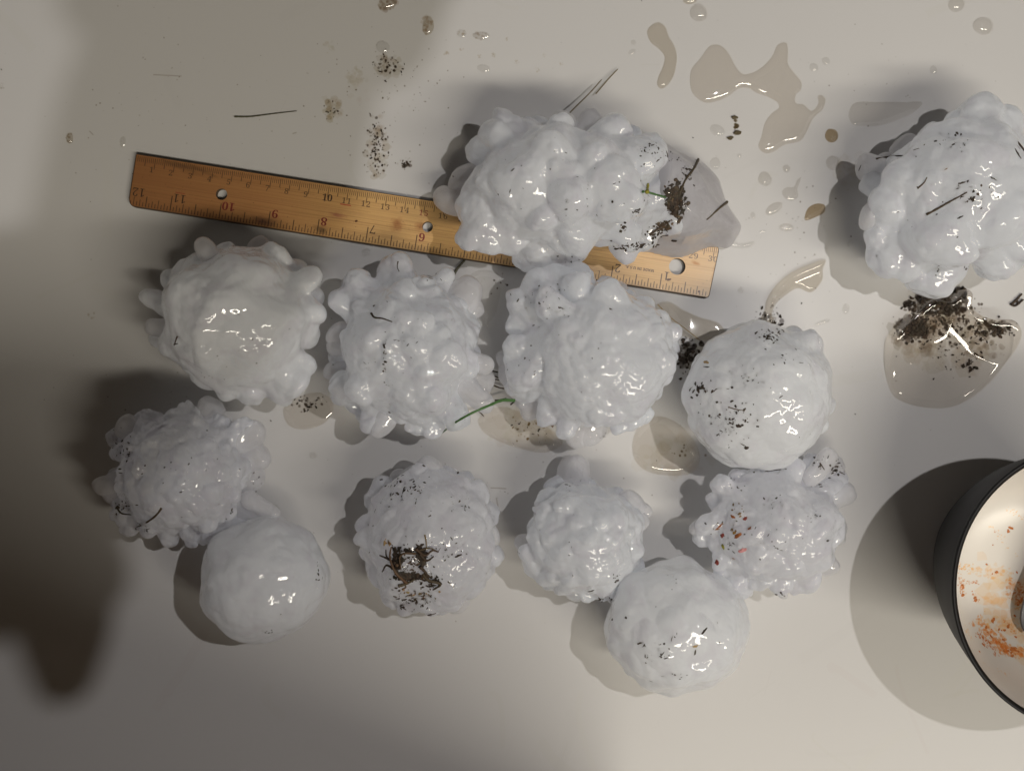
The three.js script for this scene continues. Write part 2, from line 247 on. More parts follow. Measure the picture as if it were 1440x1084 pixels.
  const geo = surfaceNets(f, lo, hi, cell, (v, nx, ny, nz, id) => {
    for (let k = 0; k < nz; k++) for (let j = 0; j < ny; j++) for (let i = 0; i < nx; i++) v[id(i, j, k)] = f(lo[0] + i * cell, lo[1] + j * cell, lo[2] + k * cell);
  });
  const g = thing('hailstone', d.label, 'hailstone', 'hailstones laid out on the white table', [core.c.x, base, core.c.z]);
  const local = (q) => q.translate(-core.c.x, -base, -core.c.z);
  const wet = (m) => { const w = mesh('melt_film', m.geometry, FILM, g), k = 1.0025; w.scale.setScalar(k); const y = hgt * 0.4 * (1 - k); w.position.y = y + 0.00005; return m; };
  { const q = geo.attributes.position, col = new Float32Array(q.count * 3);       // cloudier and clearer ice in blotches
    for (let i = 0; i < q.count; i++) { const x = q.getX(i), y = q.getY(i), z = q.getZ(i), t = Math.max(0, noise(x * 95 + so, y * 95, z * 95) + 0.5 * noise(x * 260, y * 260 + so, z * 260) - 0.02), v = Math.min(1, t * 1.9); col[i * 3] = 1 - 0.05 * v; col[i * 3 + 1] = 1 - 0.068 * v; col[i * 3 + 2] = 1 - 0.052 * v; }
    geo.setAttribute('color', new THREE.BufferAttribute(col, 3)); }
  wet(mesh('ice_body', local(geo), d.mat ?? ICE, g));
  for (const p of clear) {
    const l2 = [1e9, 1e9, 1e9], h2 = [-1e9, -1e9, -1e9]; (p.pl ? p.ends : [[p.a, p.ra], [p.b, p.rb]]).forEach(([v, r]) => v.toArray().forEach((q, i) => { l2[i] = Math.min(l2[i], q - r - 0.004); h2[i] = Math.max(h2[i], q + r + 0.004); }));
    l2[1] = Math.max(l2[1], base - 0.001);
    wet(mesh(p.pl ? 'clear_plate' : 'clear_lobe', local(surfaceNets((x, y, z) => clr(x, y, z, p), l2, h2, cell, (v, nx, ny, nz, id) => { for (let k = 0; k < nz; k++) for (let j = 0; j < ny; j++) for (let i = 0; i < nx; i++) v[id(i, j, k)] = clr(l2[0] + i * cell, l2[1] + j * cell, l2[2] + k * cell, p); })), p.pl ? PLATEICE : CLEARICE, g));
  }
  const hit = (px, py) => {                             // where the line of sight of a photo pixel meets this stone
    const e = W(px, py, 0);
    for (let y = Math.min(hi[1], H * 0.5); y > base; y -= 0.0003) { const k = 1 - y / H; if (f(e.x * k, y, e.z * k) < 0 || (clr && clr(e.x * k, y, e.z * k) < 0)) { const x = e.x * k, z = e.z * k, h = 0.0006, n2 = V(f(x + h, y, z) - f(x - h, y, z), f(x, y + h, z) - f(x, y - h, z), f(x, y, z + h) - f(x, y, z - h)).normalize(); return { p: V(x, y, z), n: n2 }; } }
    return null;
  };
  const put = { dirt: [], root: [], tan: [] };
  reseed(d.seed + 400);
  for (const [u, v, su, sv, count, s0, s1, kind = 'dirt'] of d.dirt ?? []) for (let i = 0; i < count; i++) {
    const h = hit(...P(u + gauss() * su * 0.7, v + gauss() * sv * 0.7)); if (!h) continue;
    const s = (s0 + (s1 - s0) * Math.pow(rnd(), 2)) * 0.5 * S * 0.8; put[kind].push(speckAt(h.p, h.n, s, rnd() < 0.2 ? rr(1.5, 2.6) : rr(1, 1.4)));
  }
  for (const [pts, r, kind = 'root', lift = 0.5] of d.threads ?? []) {
    const q = pts.map(([u, v, l]) => { const h = hit(...P(u, v)); return h ? h.p.addScaledVector(h.n, r * S * lift + (l ?? 0) / 1000) : null; }).filter(Boolean);
    if (q.length > 1) put[kind].push(fibre(q, r * S, r * S * 0.45, 16, 5));
  }
  for (const [kind, mat, nm] of [['dirt', dirtMat, 'soil_specks'], ['root', rootMat, 'root_threads'], ['tan', tanMat, 'straw_bits']]) if (put[kind].length) {
    const m = mesh(nm, local(mergeGeometries(tinted(put[kind]))), mat, g); m.userData.kind = 'stuff';
  }
  for (const [u, v, len, wid, ang, mat = dirtMat] of d.clumps ?? []) {
    const h = hit(...P(u, v)); if (!h) continue;
    mesh('soil_clump', local(tinted([speckAt(h.p, h.n, wid * 0.5 * S, len / wid, ang)])[0]), mat, g);
  }
  stones[d.id] = { hit, P, g };
  return g;
}
const leafRed = std([0.2, 0.03, 0.02], 0.6), leafPink = std([0.5, 0.22, 0.22], 0.6), leafRust = std([0.3, 0.09, 0.015], 0.6), leafGreen = std([0.25, 0.24, 0.03], 0.6), leafGold = std([0.35, 0.2, 0.03], 0.6);

hailstone({ id: 'A', lump: 2.2, lumpSize: 15, clear: [[712, 165], [140, 580], [428, 165]], seed: 11, crop: [180, 310, 3.87], hgt: 0.066, cores: [[590, 540, 385, 365]], mat: MILKY, knobs: 46, knobR: [7, 13], out: [-0.03, 0.05], k: 3.4, bump: 0.7, fine: 0.13,
  label: 'large milky hailstone with rounded knobs, farthest left of the row below the ruler',
  lobes: [[140, 435, 58], [140, 580, 48], [240, 300, 60], [300, 280, 65], [428, 165, 66], [470, 220, 70], [560, 172, 62], [610, 240, 80], [712, 165, 60, 0.2], [820, 195, 84], [900, 270, 80], [985, 340, 70], [1048, 412, 52], [1000, 510, 75], [990, 640, 80], [968, 800, 70], [920, 900, 66], [850, 915, 82], [690, 940, 75], [560, 890, 80], [430, 840, 80], [330, 775, 75], [240, 680, 70], [180, 630, 60]],
  dirt: [[480, 820, 90, 80, 8, 1.5, 4], [700, 600, 260, 200, 24, 0.8, 3]], clumps: [[258, 672, 8, 3, 0.2]], threads: [[[[268, 630], [250, 680]], 1]] });

hailstone({ id: 'B', lump: 3.0, lumpSize: 10, clear: [[150, 475], [158, 540], [225, 230], [840, 330], [820, 262], [900, 790], [885, 715], [380, 920], [110, 665], [905, 605]], seed: 12, crop: [430, 340, 3.613], hgt: 0.064, cores: [[530, 560, 335, 340]], knobs: 40, knobR: [6, 11], out: [-0.02, 0.09], k: 1.8, bump: 0.5,
  label: 'knobbly translucent hailstone with a long pointed tooth on its right, below the ruler',
  lobes: [[470, 130, 58], [400, 150, 60], [250, 200, 74], [600, 220, 78], [680, 215, 62], [820, 262, 78], [840, 330, 60], [828, 440, 55, 0.5], [905, 605, 52, 0.6], [830, 610, 70, 0.62], [900, 790, 62], [885, 715, 70], [760, 895, 68], [640, 915, 78], [540, 925, 62], [380, 920, 62], [320, 895, 62], [280, 870, 58], [230, 830, 48], [180, 780, 56], [160, 720, 54], [110, 665, 46], [150, 600, 58], [158, 540, 62], [150, 475, 56], [170, 330, 54], [185, 290, 54], [225, 230, 60]],
  extra: [[700, 610, 120, 0.86], [340, 500, 90, 0.85], [560, 420, 90, 0.9], [650, 760, 110, 0.8], [300, 730, 90, 0.78]],
  dirt: [[400, 600, 12, 130, 22, 1.5, 6], [330, 640, 90, 40, 26, 0.8, 3], [500, 500, 100, 40, 26, 0.8, 3], [430, 860, 18, 40, 14, 1, 4], [480, 560, 260, 250, 50, 0.7, 2.8], [650, 200, 60, 40, 12, 1, 4]],
  clumps: [[345, 326, 5, 3.5, 0.2], [405, 610, 5, 4, 0], [420, 730, 6, 2.2, 0.3], [770, 826, 7, 2.2, 0.5], [752, 265, 5, 2, -0.4]], threads: [[[[333, 365], [350, 385], [390, 390], [440, 408]], 1.5], [[[468, 100], [466, 130], [474, 152]], 1]] });

hailstone({ id: 'C', lump: 2.7, lumpSize: 10.5, clear: [[490, 975], [560, 965], [215, 800], [240, 850], [130, 600], [150, 650], [700, 245]], seed: 13, crop: [680, 340, 3.6125], hgt: 0.066, cores: [[590, 580, 345, 355], [250, 640, 140, 160, 0.7]], mat: ICE, knobs: 44, knobR: [5, 11], out: [-0.03, 0.08], k: 1.8, bump: 0.5,
  label: 'large rugged hailstone with a smooth milky face, third in the row below the ruler',
  lobes: [[475, 172, 74, 0.45], [535, 185, 42, 0.45], [380, 195, 68], [330, 205, 58], [250, 212, 62], [182, 310, 74], [220, 380, 80], [165, 415, 54], [700, 245, 52, 0.3], [640, 235, 58, 0.3], [755, 275, 48], [820, 340, 68], [900, 410, 60], [960, 480, 56], [975, 520, 46], [930, 590, 60], [910, 690, 55], [880, 755, 55], [815, 860, 58], [755, 895, 66], [690, 945, 48], [560, 965, 74, 0.3], [490, 975, 64, 0.3], [430, 945, 60], [240, 850, 68, 0.25], [215, 800, 58, 0.25], [150, 650, 78, 0.35], [130, 600, 62, 0.35], [170, 530, 68], [200, 700, 70], [330, 880, 68]],
  extra: [[700, 660, 210, 0.7, 0.3], [640, 300, 100, 0.75], [330, 330, 90, 0.75], [470, 200, 75, 0.7]],
  dirt: [[330, 320, 160, 110, 60, 0.8, 4.5], [200, 600, 90, 80, 16, 1.2, 4], [520, 640, 200, 220, 34, 0.8, 3], [620, 990, 26, 22, 24, 1.5, 5]],
  clumps: [[400, 338, 7, 4, -0.4], [645, 342, 6, 3.5, -0.2], [175, 296, 6, 3, 1], [210, 592, 3.5, 3.5, 0], [902, 386, 6, 3, 0.2], [635, 985, 8, 4, -0.6], [210, 536, 5, 3, 0.4]] });

hailstone({ id: 'D', lump: 0.8, lumpSize: 8, seed: 14, warp: 0.75, crop: [930, 420, 4.17], hgt: 0.068, cores: [[565, 575, 412, 408]], mat: MILKY, knobs: 60, knobR: [9, 14], out: [-0.035, 0.012], k: 3, bump: 0.6, swell: 1,
  label: 'round white hailstone peppered with black soil, right end of the row below the ruler',
  lobes: [[870, 285, 95], [920, 540, 80], [930, 620, 75], [915, 735, 60], [640, 225, 80], [440, 305, 90], [265, 420, 100], [225, 560, 80], [232, 700, 88], [330, 845, 90], [480, 890, 88], [650, 890, 88], [795, 815, 90], [760, 240, 80], [980, 605, 34], [530, 222, 66]],
  dirt: [[400, 720, 180, 130, 120, 0.8, 5], [220, 540, 70, 60, 40, 1.2, 7], [640, 220, 100, 40, 60, 1, 6], [700, 340, 90, 60, 20, 0.8, 4], [500, 470, 120, 60, 24, 1, 5], [600, 560, 260, 260, 40, 0.7, 3]],
  clumps: [[236, 520, 9, 7, 0.5], [455, 745, 7, 6.5, 0], [500, 874, 7, 6, 0], [478, 855, 9, 3, -0.5], [190, 543, 6, 4, 0.8], [538, 480, 5, 4, 1], [418, 520, 4, 4, 0], [548, 730, 6, 3, 1.1], [568, 748, 4.5, 4, 0], [332, 798, 7, 3, 0.6], [622, 570, 8, 2.5, 0], [488, 650, 5, 4, 1], [404, 704, 5, 4, 1], [632, 236, 9, 4, 0.2], [690, 195, 16, 5, 0.8], [340, 693, 7, 3, -0.5], [265, 400, 10, 4, -0.3], [265, 372, 9, 6, -0.4, tanMat], [820, 376, 7, 2, -0.1]],
  threads: [[[[395, 635], [440, 648], [490, 655]], 0.9], [[[310, 545], [325, 530], [400, 530]], 0.7]] });

hailstone({ id: 'E', lump: 3.0, lumpSize: 13, clear: [[225, 520], [155, 600], [225, 590], [1150, 445], [1215, 530], [1270, 630], [1312, 700], [1280, 745], [1190, 740], [755, 272], [640, 290]], seed: 15, crop: [580, 80, 3.0], base: 0.0036, hgt: 0.066, cores: [[620, 560, 360, 245], [990, 600, 200, 170, 0.5]], plates: [{ pts: [[960, 330], [1080, 372], [1200, 425], [1268, 500], [1322, 600], [1376, 690], [1350, 765], [1190, 795], [1010, 800], [880, 700]], tops: [[1110, 560, 40, 0.25, -0.35], [1150, 640, 37, 0.3, 0.12], [1220, 640, 30, 0.62, 0.2], [1100, 730, 30, 0.1, 0.7]] }], mat: ICE, knobs: 44, knobR: [8, 13], out: [-0.03, 0.07], k: 1.3, bump: 0.4, cell: 0.0009,
  label: 'biggest hailstone, of many merged lobes, lying across the wooden ruler',
  lobes: [[375, 275, 60, 0.5], [335, 330, 62, 0.5], [470, 300, 56], [520, 290, 48, 0.3], [640, 290, 58], [755, 272, 55, 0.35], [860, 300, 66], [930, 318, 52], [990, 395, 82, 0.6], [1060, 430, 60, 0.3, 1], [1010, 780, 46, 0.3, 1], [900, 800, 62, 0.25, 1], [620, 850, 66, 0.3], [555, 842, 66, 0.3], [480, 838, 56, 0.3], [540, 800, 78], [700, 790, 66], [820, 760, 56], [900, 740, 66], [262, 650, 86, 0.5], [250, 740, 76, 0.5], [330, 770, 78, 0.5], [400, 765, 70], [300, 560, 80], [340, 470, 72], [225, 520, 75, 0.22], [155, 600, 62, 0.22], [225, 590, 76, 0.22], [290, 400, 60, 0.4]],
  extra: [[490, 490, 100, 0.86], [600, 410, 95, 0.88], [700, 340, 50, 0.75], [760, 420, 70, 0.9], [680, 590, 100, 0.92], [560, 680, 70, 0.84], [400, 560, 100, 0.66], [300, 660, 110, 0.52], [700, 730, 90, 0.7], [960, 440, 95, 0.72], [860, 560, 140, 0.86], [370, 330, 70, 0.55], [620, 300, 60, 0.66]],
  dirt: [[1110, 600, 40, 74, 300, 2, 11], [1105, 610, 30, 60, 120, 3, 10, 'root'], [1060, 715, 36, 26, 90, 2, 8, 'root'], [1160, 490, 22, 46, 50, 1.2, 6], [1030, 740, 60, 34, 70, 1, 7], [1000, 400, 70, 60, 50, 1, 5], [920, 800, 90, 16, 60, 1, 7], [890, 725, 26, 24, 24, 1, 6], [940, 655, 30, 20, 18, 1, 5], [700, 860, 160, 24, 40, 1, 4], [700, 560, 260, 200, 70, 0.7, 3.4], [1100, 420, 60, 40, 20, 1, 4], [1110, 620, 20, 50, 20, 3, 8, 'tan'], [360, 500, 200, 160, 16, 1, 4]],
  clumps: [[1130, 580, 14, 9, 0.9], [1110, 640, 16, 9, 1.4], [1125, 690, 13, 8, 1.2], [1108, 775, 10, 8, 0.2], [838, 775, 5, 4, 0.5], [845, 610, 3.5, 4, 0], [980, 395, 5, 3, 1.5], [1000, 375, 5, 2.5, 1.5], [700, 440, 8, 2, 1.9], [412, 565, 7, 2.5, 1.2], [172, 505, 4, 3, 1], [1358, 655, 6, 4, 1.4], [475, 240, 3.5, 3, 0], [1090, 400, 4, 3, 0]],
  threads: [[[[1205, 435], [1180, 480], [1150, 520], [1120, 600], [1120, 680]], 2.2], [[[1325, 612], [1290, 640], [1240, 685]], 2.2], [[[880, 805], [960, 800], [1040, 790]], 2.4], [[[900, 815], [980, 790], [1030, 800]], 1.6], [[[1000, 750], [1050, 715], [1090, 690]], 2]] });

hailstone({ id: 'F', lump: 2.4, lumpSize: 14, clear: [[480, 340], [400, 390], [325, 440], [335, 660]], seed: 16, crop: [1120, 100, 3.1875], hgt: 0.066, cores: [[720, 545, 320, 290]], swell: 1.4, mat: ICE, knobs: 40, knobR: [9, 15], out: [-0.04, 0.06], k: 2.4, bump: 0.6, cell: 0.0009,
  label: 'broad lobed hailstone cut by the right edge of the picture, above the muddy puddle',
  lobes: [[830, 205, 105], [735, 235, 88], [930, 228, 82], [960, 340, 90], [600, 300, 70, 0.3], [480, 340, 50, 0.25], [400, 390, 40, 0.25], [325, 440, 64, 0.3], [335, 500, 60, 0.3], [335, 660, 66], [370, 745, 72], [388, 838, 82], [400, 850, 66], [500, 860, 80], [590, 915, 112, 0.4], [520, 850, 80], [660, 880, 70], [880, 850, 96, 0.4], [960, 800, 90], [1000, 600, 100], [1010, 500, 90], [1040, 430, 70], [1060, 650, 110], [1050, 800, 60]],
  extra: [[660, 740, 150, 0.72], [480, 480, 90, 0.66], [780, 420, 130, 0.85], [900, 650, 140, 0.8], [420, 620, 100, 0.6], [760, 300, 100, 0.7]],
  dirt: [[800, 550, 110, 60, 36, 1, 6], [690, 320, 90, 60, 30, 1, 5], [640, 890, 20, 40, 12, 2, 5], [770, 880, 20, 16, 8, 2, 5], [560, 600, 260, 240, 40, 0.8, 3]],
  clumps: [[795, 570, 10, 6, 1.5], [890, 485, 12, 5, -0.5], [868, 520, 6, 4, 1.2], [736, 655, 9, 4, 0.5], [725, 525, 9, 4, 0.3], [288, 430, 12, 3, 0.7], [625, 315, 5, 4, -0.7], [670, 440, 11, 4, 0.7, tanMat], [540, 350, 10, 3, -0.3], [1010, 340, 22, 8, -1], [995, 370, 16, 5, -1], [362, 828, 4, 3, 0]],
  threads: [[[[585, 642], [640, 615], [700, 580], [768, 542]], 1.8], [[[360, 395], [400, 388], [460, 382], [540, 384]], 1.4], [[[545, 525], [575, 500], [588, 475]], 1.2]] });

hailstone({ id: 'G', lump: 2.5, lumpSize: 6.3, clear: [[655, 248], [660, 330], [640, 420], [670, 540], [710, 540], [76, 430], [112, 460], [482, 150], [160, 225]], seed: 17, crop: [120, 520, 2.711], hgt: 0.058, cores: [[380, 395, 240, 215]], mat: GREY, knobs: 70, knobR: [3.5, 6.5], out: [-0.02, 0.1], k: 1.2, bump: 0.6, fine: 0.2,
  label: 'spiky grey hailstone with short blunt spikes all round, at the left above the smooth ball',
  lobes: [[76, 430, 38], [112, 460, 36], [130, 245, 40], [160, 225, 44], [132, 330, 38], [122, 390, 36], [260, 192, 52], [220, 212, 50], [340, 200, 50], [395, 175, 44], [482, 150, 46], [520, 200, 46], [605, 240, 44], [655, 248, 50], [660, 330, 54], [640, 420, 55], [670, 540, 46], [710, 540, 36], [590, 560, 58], [530, 600, 50], [465, 620, 48], [425, 655, 34], [330, 620, 42], [250, 598, 44], [185, 590, 44], [140, 540, 38], [142, 480, 48], [168, 560, 44]],
  dirt: [[130, 290, 50, 70, 50, 1, 5], [130, 520, 40, 40, 34, 1.2, 6], [230, 610, 60, 24, 16, 1, 4], [380, 400, 240, 180, 50, 0.7, 3.4], [650, 430, 20, 60, 14, 1, 4], [550, 540, 20, 30, 10, 1.5, 4]],
  clumps: [[362, 466, 4.5, 3, 0.4], [195, 515, 5, 3, 0.2], [350, 680, 5, 4, 0], [130, 378, 4.5, 3, 0]], threads: [[[[290, 525], [270, 552], [235, 580], [195, 598]], 1.5], [[[118, 520], [135, 545], [175, 552]], 1.4]] });

hailstone({ id: 'H', lump: 0.5, lumpSize: 7, seed: 18, warp: 0.35, swell: 1, crop: [120, 520, 2.711], hgt: 0.059, cores: [[680, 795, 224, 222]], mat: MILKY, knobs: 40, knobR: [9, 14], out: [-0.02, 0.0], k: 4, bump: 0.45, fine: 0.1, wave: 0.009,
  label: 'smooth white ball of hail without soil, lowest on the left',
  lobes: [[640, 950, 62, 0.35], [700, 962, 54, 0.3], [500, 830, 50], [560, 920, 60], [790, 925, 62], [860, 830, 50]],
  dirt: [[885, 770, 10, 50, 8, 1.5, 5], [745, 930, 8, 8, 2, 2, 4], [690, 1000, 20, 8, 6, 1.5, 3.5], [680, 800, 160, 150, 10, 0.6, 1.8]], clumps: [[884, 748, 4, 1.6, 1.4], [902, 796, 6, 1.8, 1.4]] });

hailstone({ id: 'I', lump: 2.3, lumpSize: 8.5, clear: [[470, 200], [400, 195], [575, 190], [740, 880], [940, 545]], seed: 19, crop: [460, 620, 4.014], hgt: 0.06, cores: [[585, 545, 360, 395]], mat: GREY, knobs: 44, knobR: [5, 9], out: [-0.03, 0.05], k: 2, bump: 0.5, fine: 0.16,
  label: 'hailstone with a clump of black soil and roots sunk in its face',
  lobes: [[575, 190, 92], [700, 200, 80], [470, 200, 60, 0.3], [400, 195, 45, 0.25], [330, 262, 70], [285, 360, 72], [245, 480, 68], [212, 572, 52], [245, 650, 60], [300, 760, 68], [370, 850, 68], [470, 930, 68], [580, 945, 58], [640, 905, 68], [740, 880, 78, 0.3], [830, 835, 78], [895, 740, 70], [925, 640, 72], [940, 545, 62], [895, 420, 78], [860, 310, 78], [780, 230, 76]],
  extra: [[475, 690, 56, 0.9, 0.3]],
  dirt: [[398, 670, 34, 70, 200, 2, 9], [465, 765, 70, 20, 200, 2, 10], [535, 650, 26, 56, 190, 2, 9], [470, 620, 50, 14, 60, 1.5, 6], [480, 700, 110, 110, 90, 1.5, 6, 'root'], [520, 870, 110, 40, 70, 1.5, 6, 'root'], [590, 790, 60, 40, 60, 1.5, 7], [470, 900, 110, 60, 90, 1, 7], [460, 270, 130, 70, 90, 0.8, 6], [730, 370, 70, 50, 40, 0.8, 4], [620, 610, 200, 60, 60, 0.8, 4], [560, 560, 320, 360, 90, 0.7, 3.4], [520, 860, 110, 26, 16, 3, 7, 'tan'], [345, 575, 40, 16, 10, 3, 7, 'tan']],
  clumps: [[410, 745, 16, 9, 0.4], [470, 770, 15, 9, 0], [515, 600, 13, 9, 0.8], [600, 815, 13, 6, 0.3], [690, 800, 8, 4, -0.8], [740, 648, 10, 5, 0.4], [590, 978, 12, 5, 0.3], [385, 880, 9, 4, -0.8], [330, 255, 4, 4.5, 1.5], [470, 265, 6, 3, 1.4], [270, 395, 8, 2.5, 0.9], [232, 475, 8, 2.5, -0.8], [738, 178, 6, 4, 1], [545, 140, 5, 4, 0], [425, 195, 5, 3, 0.3], [350, 372, 14, 4, 0.2, rootMat], [490, 975, 8, 5, 0.2], [800, 375, 4, 2.5, 1.5]],
  threads: [[[[440, 790, 1], [400, 720, 2], [372, 650, 1.5], [378, 600, 1.5]], 2.2], [[[430, 770, 1], [370, 690, 2], [320, 735, 0.5]], 2], [[[405, 700, 1], [350, 655, 1], [305, 645, 0.5]], 2], [[[395, 690, 1], [345, 640, 1], [335, 610, 0.5]], 1.6], [[[540, 740, 1], [570, 770, 2], [640, 800, 1], [600, 830, 0.5]], 2.4], [[[520, 700, 1], [560, 740, 1.5], [580, 790, 0.5]], 2.2], [[[500, 600, 1], [560, 640, 2], [600, 615, 1], [630, 628, 0.5]], 2], [[[520, 640, 1], [570, 660, 2], [605, 650, 0.5]], 2], [[[515, 610, 1], [570, 600, 1.5], [620, 622, 0.5]], 1.5], [[[400, 812, 0.5], [440, 795, 1], [500, 770, 1]], 2.4], [[[500, 640, 1], [440, 630, 2], [415, 660, 1.5], [420, 720, 1]], 1.6], [[[550, 530], [558, 560], [560, 610]], 1.2, 'tan'], [[[230, 210], [330, 150], [420, 108], [500, 98]], 1.1], [[[420, 835], [440, 825], [430, 800]], 1.4], [[[585, 420], [570, 428]], 1]] });

hailstone({ id: 'J', lump: 2.7, lumpSize: 8.5, clear: [[445, 172], [490, 145], [800, 405], [870, 425], [845, 500], [162, 655], [690, 950]], seed: 20, crop: [700, 620, 4.3375], hgt: 0.058, cores: [[530, 600, 325, 315]], mat: ICE, knobs: 46, knobR: [5, 9], out: [-0.02, 0.08], k: 1.6, bump: 0.55, fine: 0.16,
  label: 'clean translucent many-lobed hailstone right of the soil-clump one',
  lobes: [[445, 172, 84, 0.22], [490, 145, 68, 0.22], [352, 265, 58, 0.3], [305, 345, 68], [245, 405, 64], [232, 480, 54], [162, 655, 76], [195, 720, 86], [280, 775, 78], [330, 855, 66], [385, 915, 60], [440, 925, 66], [540, 915, 58], [640, 895, 66], [690, 950, 36], [720, 895, 50], [800, 760, 76], [820, 640, 78], [828, 560, 58], [845, 500, 66], [800, 405, 86], [680, 355, 86], [590, 345, 78], [560, 255, 56, 0.25], [870, 425, 52]],
  extra: [[220, 690, 86, 0.6, 0.3], [520, 560, 130, 0.82], [330, 440, 90, 0.66], [700, 480, 120, 0.75], [500, 800, 110, 0.7]],
  dirt: [[730, 850, 24, 60, 24, 1, 4], [480, 620, 240, 260, 26, 0.8, 3.2], [640, 970, 60, 24, 20, 1, 5], [440, 250, 60, 50, 10, 1, 3.4], [120, 682, 40, 6, 3, 2, 3]], clumps: [[568, 916, 10, 3.5, 0.2], [440, 276, 3, 3, 0], [728, 850, 3.5, 3, 0], [108, 682, 2.6, 2.4, 0], [416, 625, 6, 2, 0.8]] });

hailstone({ id: 'K', lump: 2.7, lumpSize: 8.5, clear: [[975, 610], [1000, 650], [955, 820], [930, 760], [1060, 335], [668, 968], [935, 162], [978, 195], [148, 555], [150, 555]], seed: 21, crop: [950, 610, 4.3357], hgt: 0.056, cores: [[600, 570, 372, 300]], mat: GREY, knobs: 46, knobR: [5, 9], out: [-0.02, 0.07], k: 1.8, bump: 0.55, fine: 0.16,
  label: 'hailstone flecked with red and rust leaf bits, right of the bottom row beside the bowl',
  lobes: [[832, 172, 70], [935, 162, 64], [978, 195, 60], [1060, 335, 66], [1000, 290, 78], [955, 480, 55], [975, 610, 84], [1000, 650, 58], [955, 820, 60], [930, 760, 55], [855, 878, 70], [755, 885, 68], [660, 935, 56], [668, 968, 36], [540, 895, 68], [430, 925, 62], [395, 895, 58], [305, 840, 58], [268, 800, 58], [185, 620, 64], [150, 555, 48], [205, 560, 68], [255, 420, 68], [305, 330, 68], [385, 260, 72], [480, 258, 68], [620, 250, 68], [720, 210, 68]],
  dirt: [[1000, 210, 70, 60, 40, 1, 6], [880, 180, 40, 40, 16, 1, 6], [850, 510, 50, 50, 16, 1, 5], [330, 600, 130, 120, 40, 0.8, 4], [600, 640, 200, 200, 40, 0.8, 4], [600, 420, 60, 40, 20, 1, 4], [880, 320, 60, 20, 10, 1, 5], [400, 300, 120, 60, 14, 1, 4], [380, 460, 40, 50, 12, 2, 6, 'tan'], [300, 600, 100, 60, 14, 2, 6, 'tan'], [650, 980, 60, 20, 8, 2, 5]],
  clumps: [[428, 514, 8, 6.5, 0.6, leafRed], [285, 622, 12, 8, 0.7, leafRed], [255, 785, 8, 8, 1.4, leafRed], [380, 622, 13, 8, 0.5, leafRust], [262, 570, 14, 5, 0.9, leafRust], [355, 757, 12, 5, 0.15, leafRust], [450, 580, 9, 6, 0.6, leafRust], [350, 505, 8, 5, -0.7, leafRust], [292, 690, 9, 9, 0, leafGreen], [358, 605, 6, 5, 0, leafGold], [415, 708, 14, 9, 0.5, leafPink], [358, 668, 6, 4.5, 0.2], [185, 548, 5, 3, -0.8], [1018, 240, 9, 3.5, -0.4], [935, 135, 8, 3, 1], [995, 180, 7, 3, 0.3], [888, 322, 6, 2.4, 0], [548, 230, 8, 5, 0.2, leafGold], [930, 652, 6, 5, 0], [625, 700, 5, 3, -1]],
  threads: [[[[478, 238], [550, 230], [620, 222], [680, 216]], 1.2], [[[165, 735], [190, 752], [215, 782]], 1.6], [[[880, 180], [895, 200], [908, 220]], 1.2]] });

hailstone({ id: 'L', lump: 0.8, lumpSize: 9, seed: 22, warp: 0.75, swell: 1, crop: [760, 760, 4.645], hgt: 0.06, cores: [[885, 560, 448, 405]], mat: MILKY, knobs: 56, knobR: [8, 12], out: [-0.035, 0.012], k: 3.4, bump: 0.5, fine: 0.12,
  label: 'round whitish hailstone with sparse soil flecks, lowest of all at the bottom centre',
  lobes: [[920, 200, 90], [745, 255, 95], [625, 335, 105], [510, 560, 82], [530, 700, 82], [620, 820, 88], [720, 872, 80], [880, 888, 74], [1050, 842, 88], [1180, 755, 90], [1235, 600, 92], [1225, 435, 98], [1120, 300, 98], [1030, 250, 78], [530, 440, 80]],
  dirt: [[770, 740, 120, 90, 70, 0.7, 4], [860, 300, 40, 120, 18, 0.7, 2.6], [880, 560, 320, 280, 34, 0.7, 3], [900, 880, 60, 20, 16, 0.8, 4]],
  clumps: [[1072, 590, 11, 5, 0.8], [655, 670, 11, 5, 0.4, rootMat], [675, 688, 8, 3, 0.9, rootMat], [860, 640, 9, 3.5, 1.3], [798, 742, 8, 3, 0.9], [822, 768, 6, 3, 0.4], [698, 765, 6, 2.4, 1], [1012, 725, 10, 5, 1.4, rootMat], [1008, 690, 10, 6, 0.2, tanMat], [800, 886, 8, 3, 0], [720, 918, 8, 2.4, 0], [900, 880, 11, 2.4, 0.1], [560, 505, 3.6, 4, 1.3], [470, 516, 3.4, 3.6, 0], [1156, 536, 3.4, 3.4, 0], [1172, 666, 3, 3, 0]] });

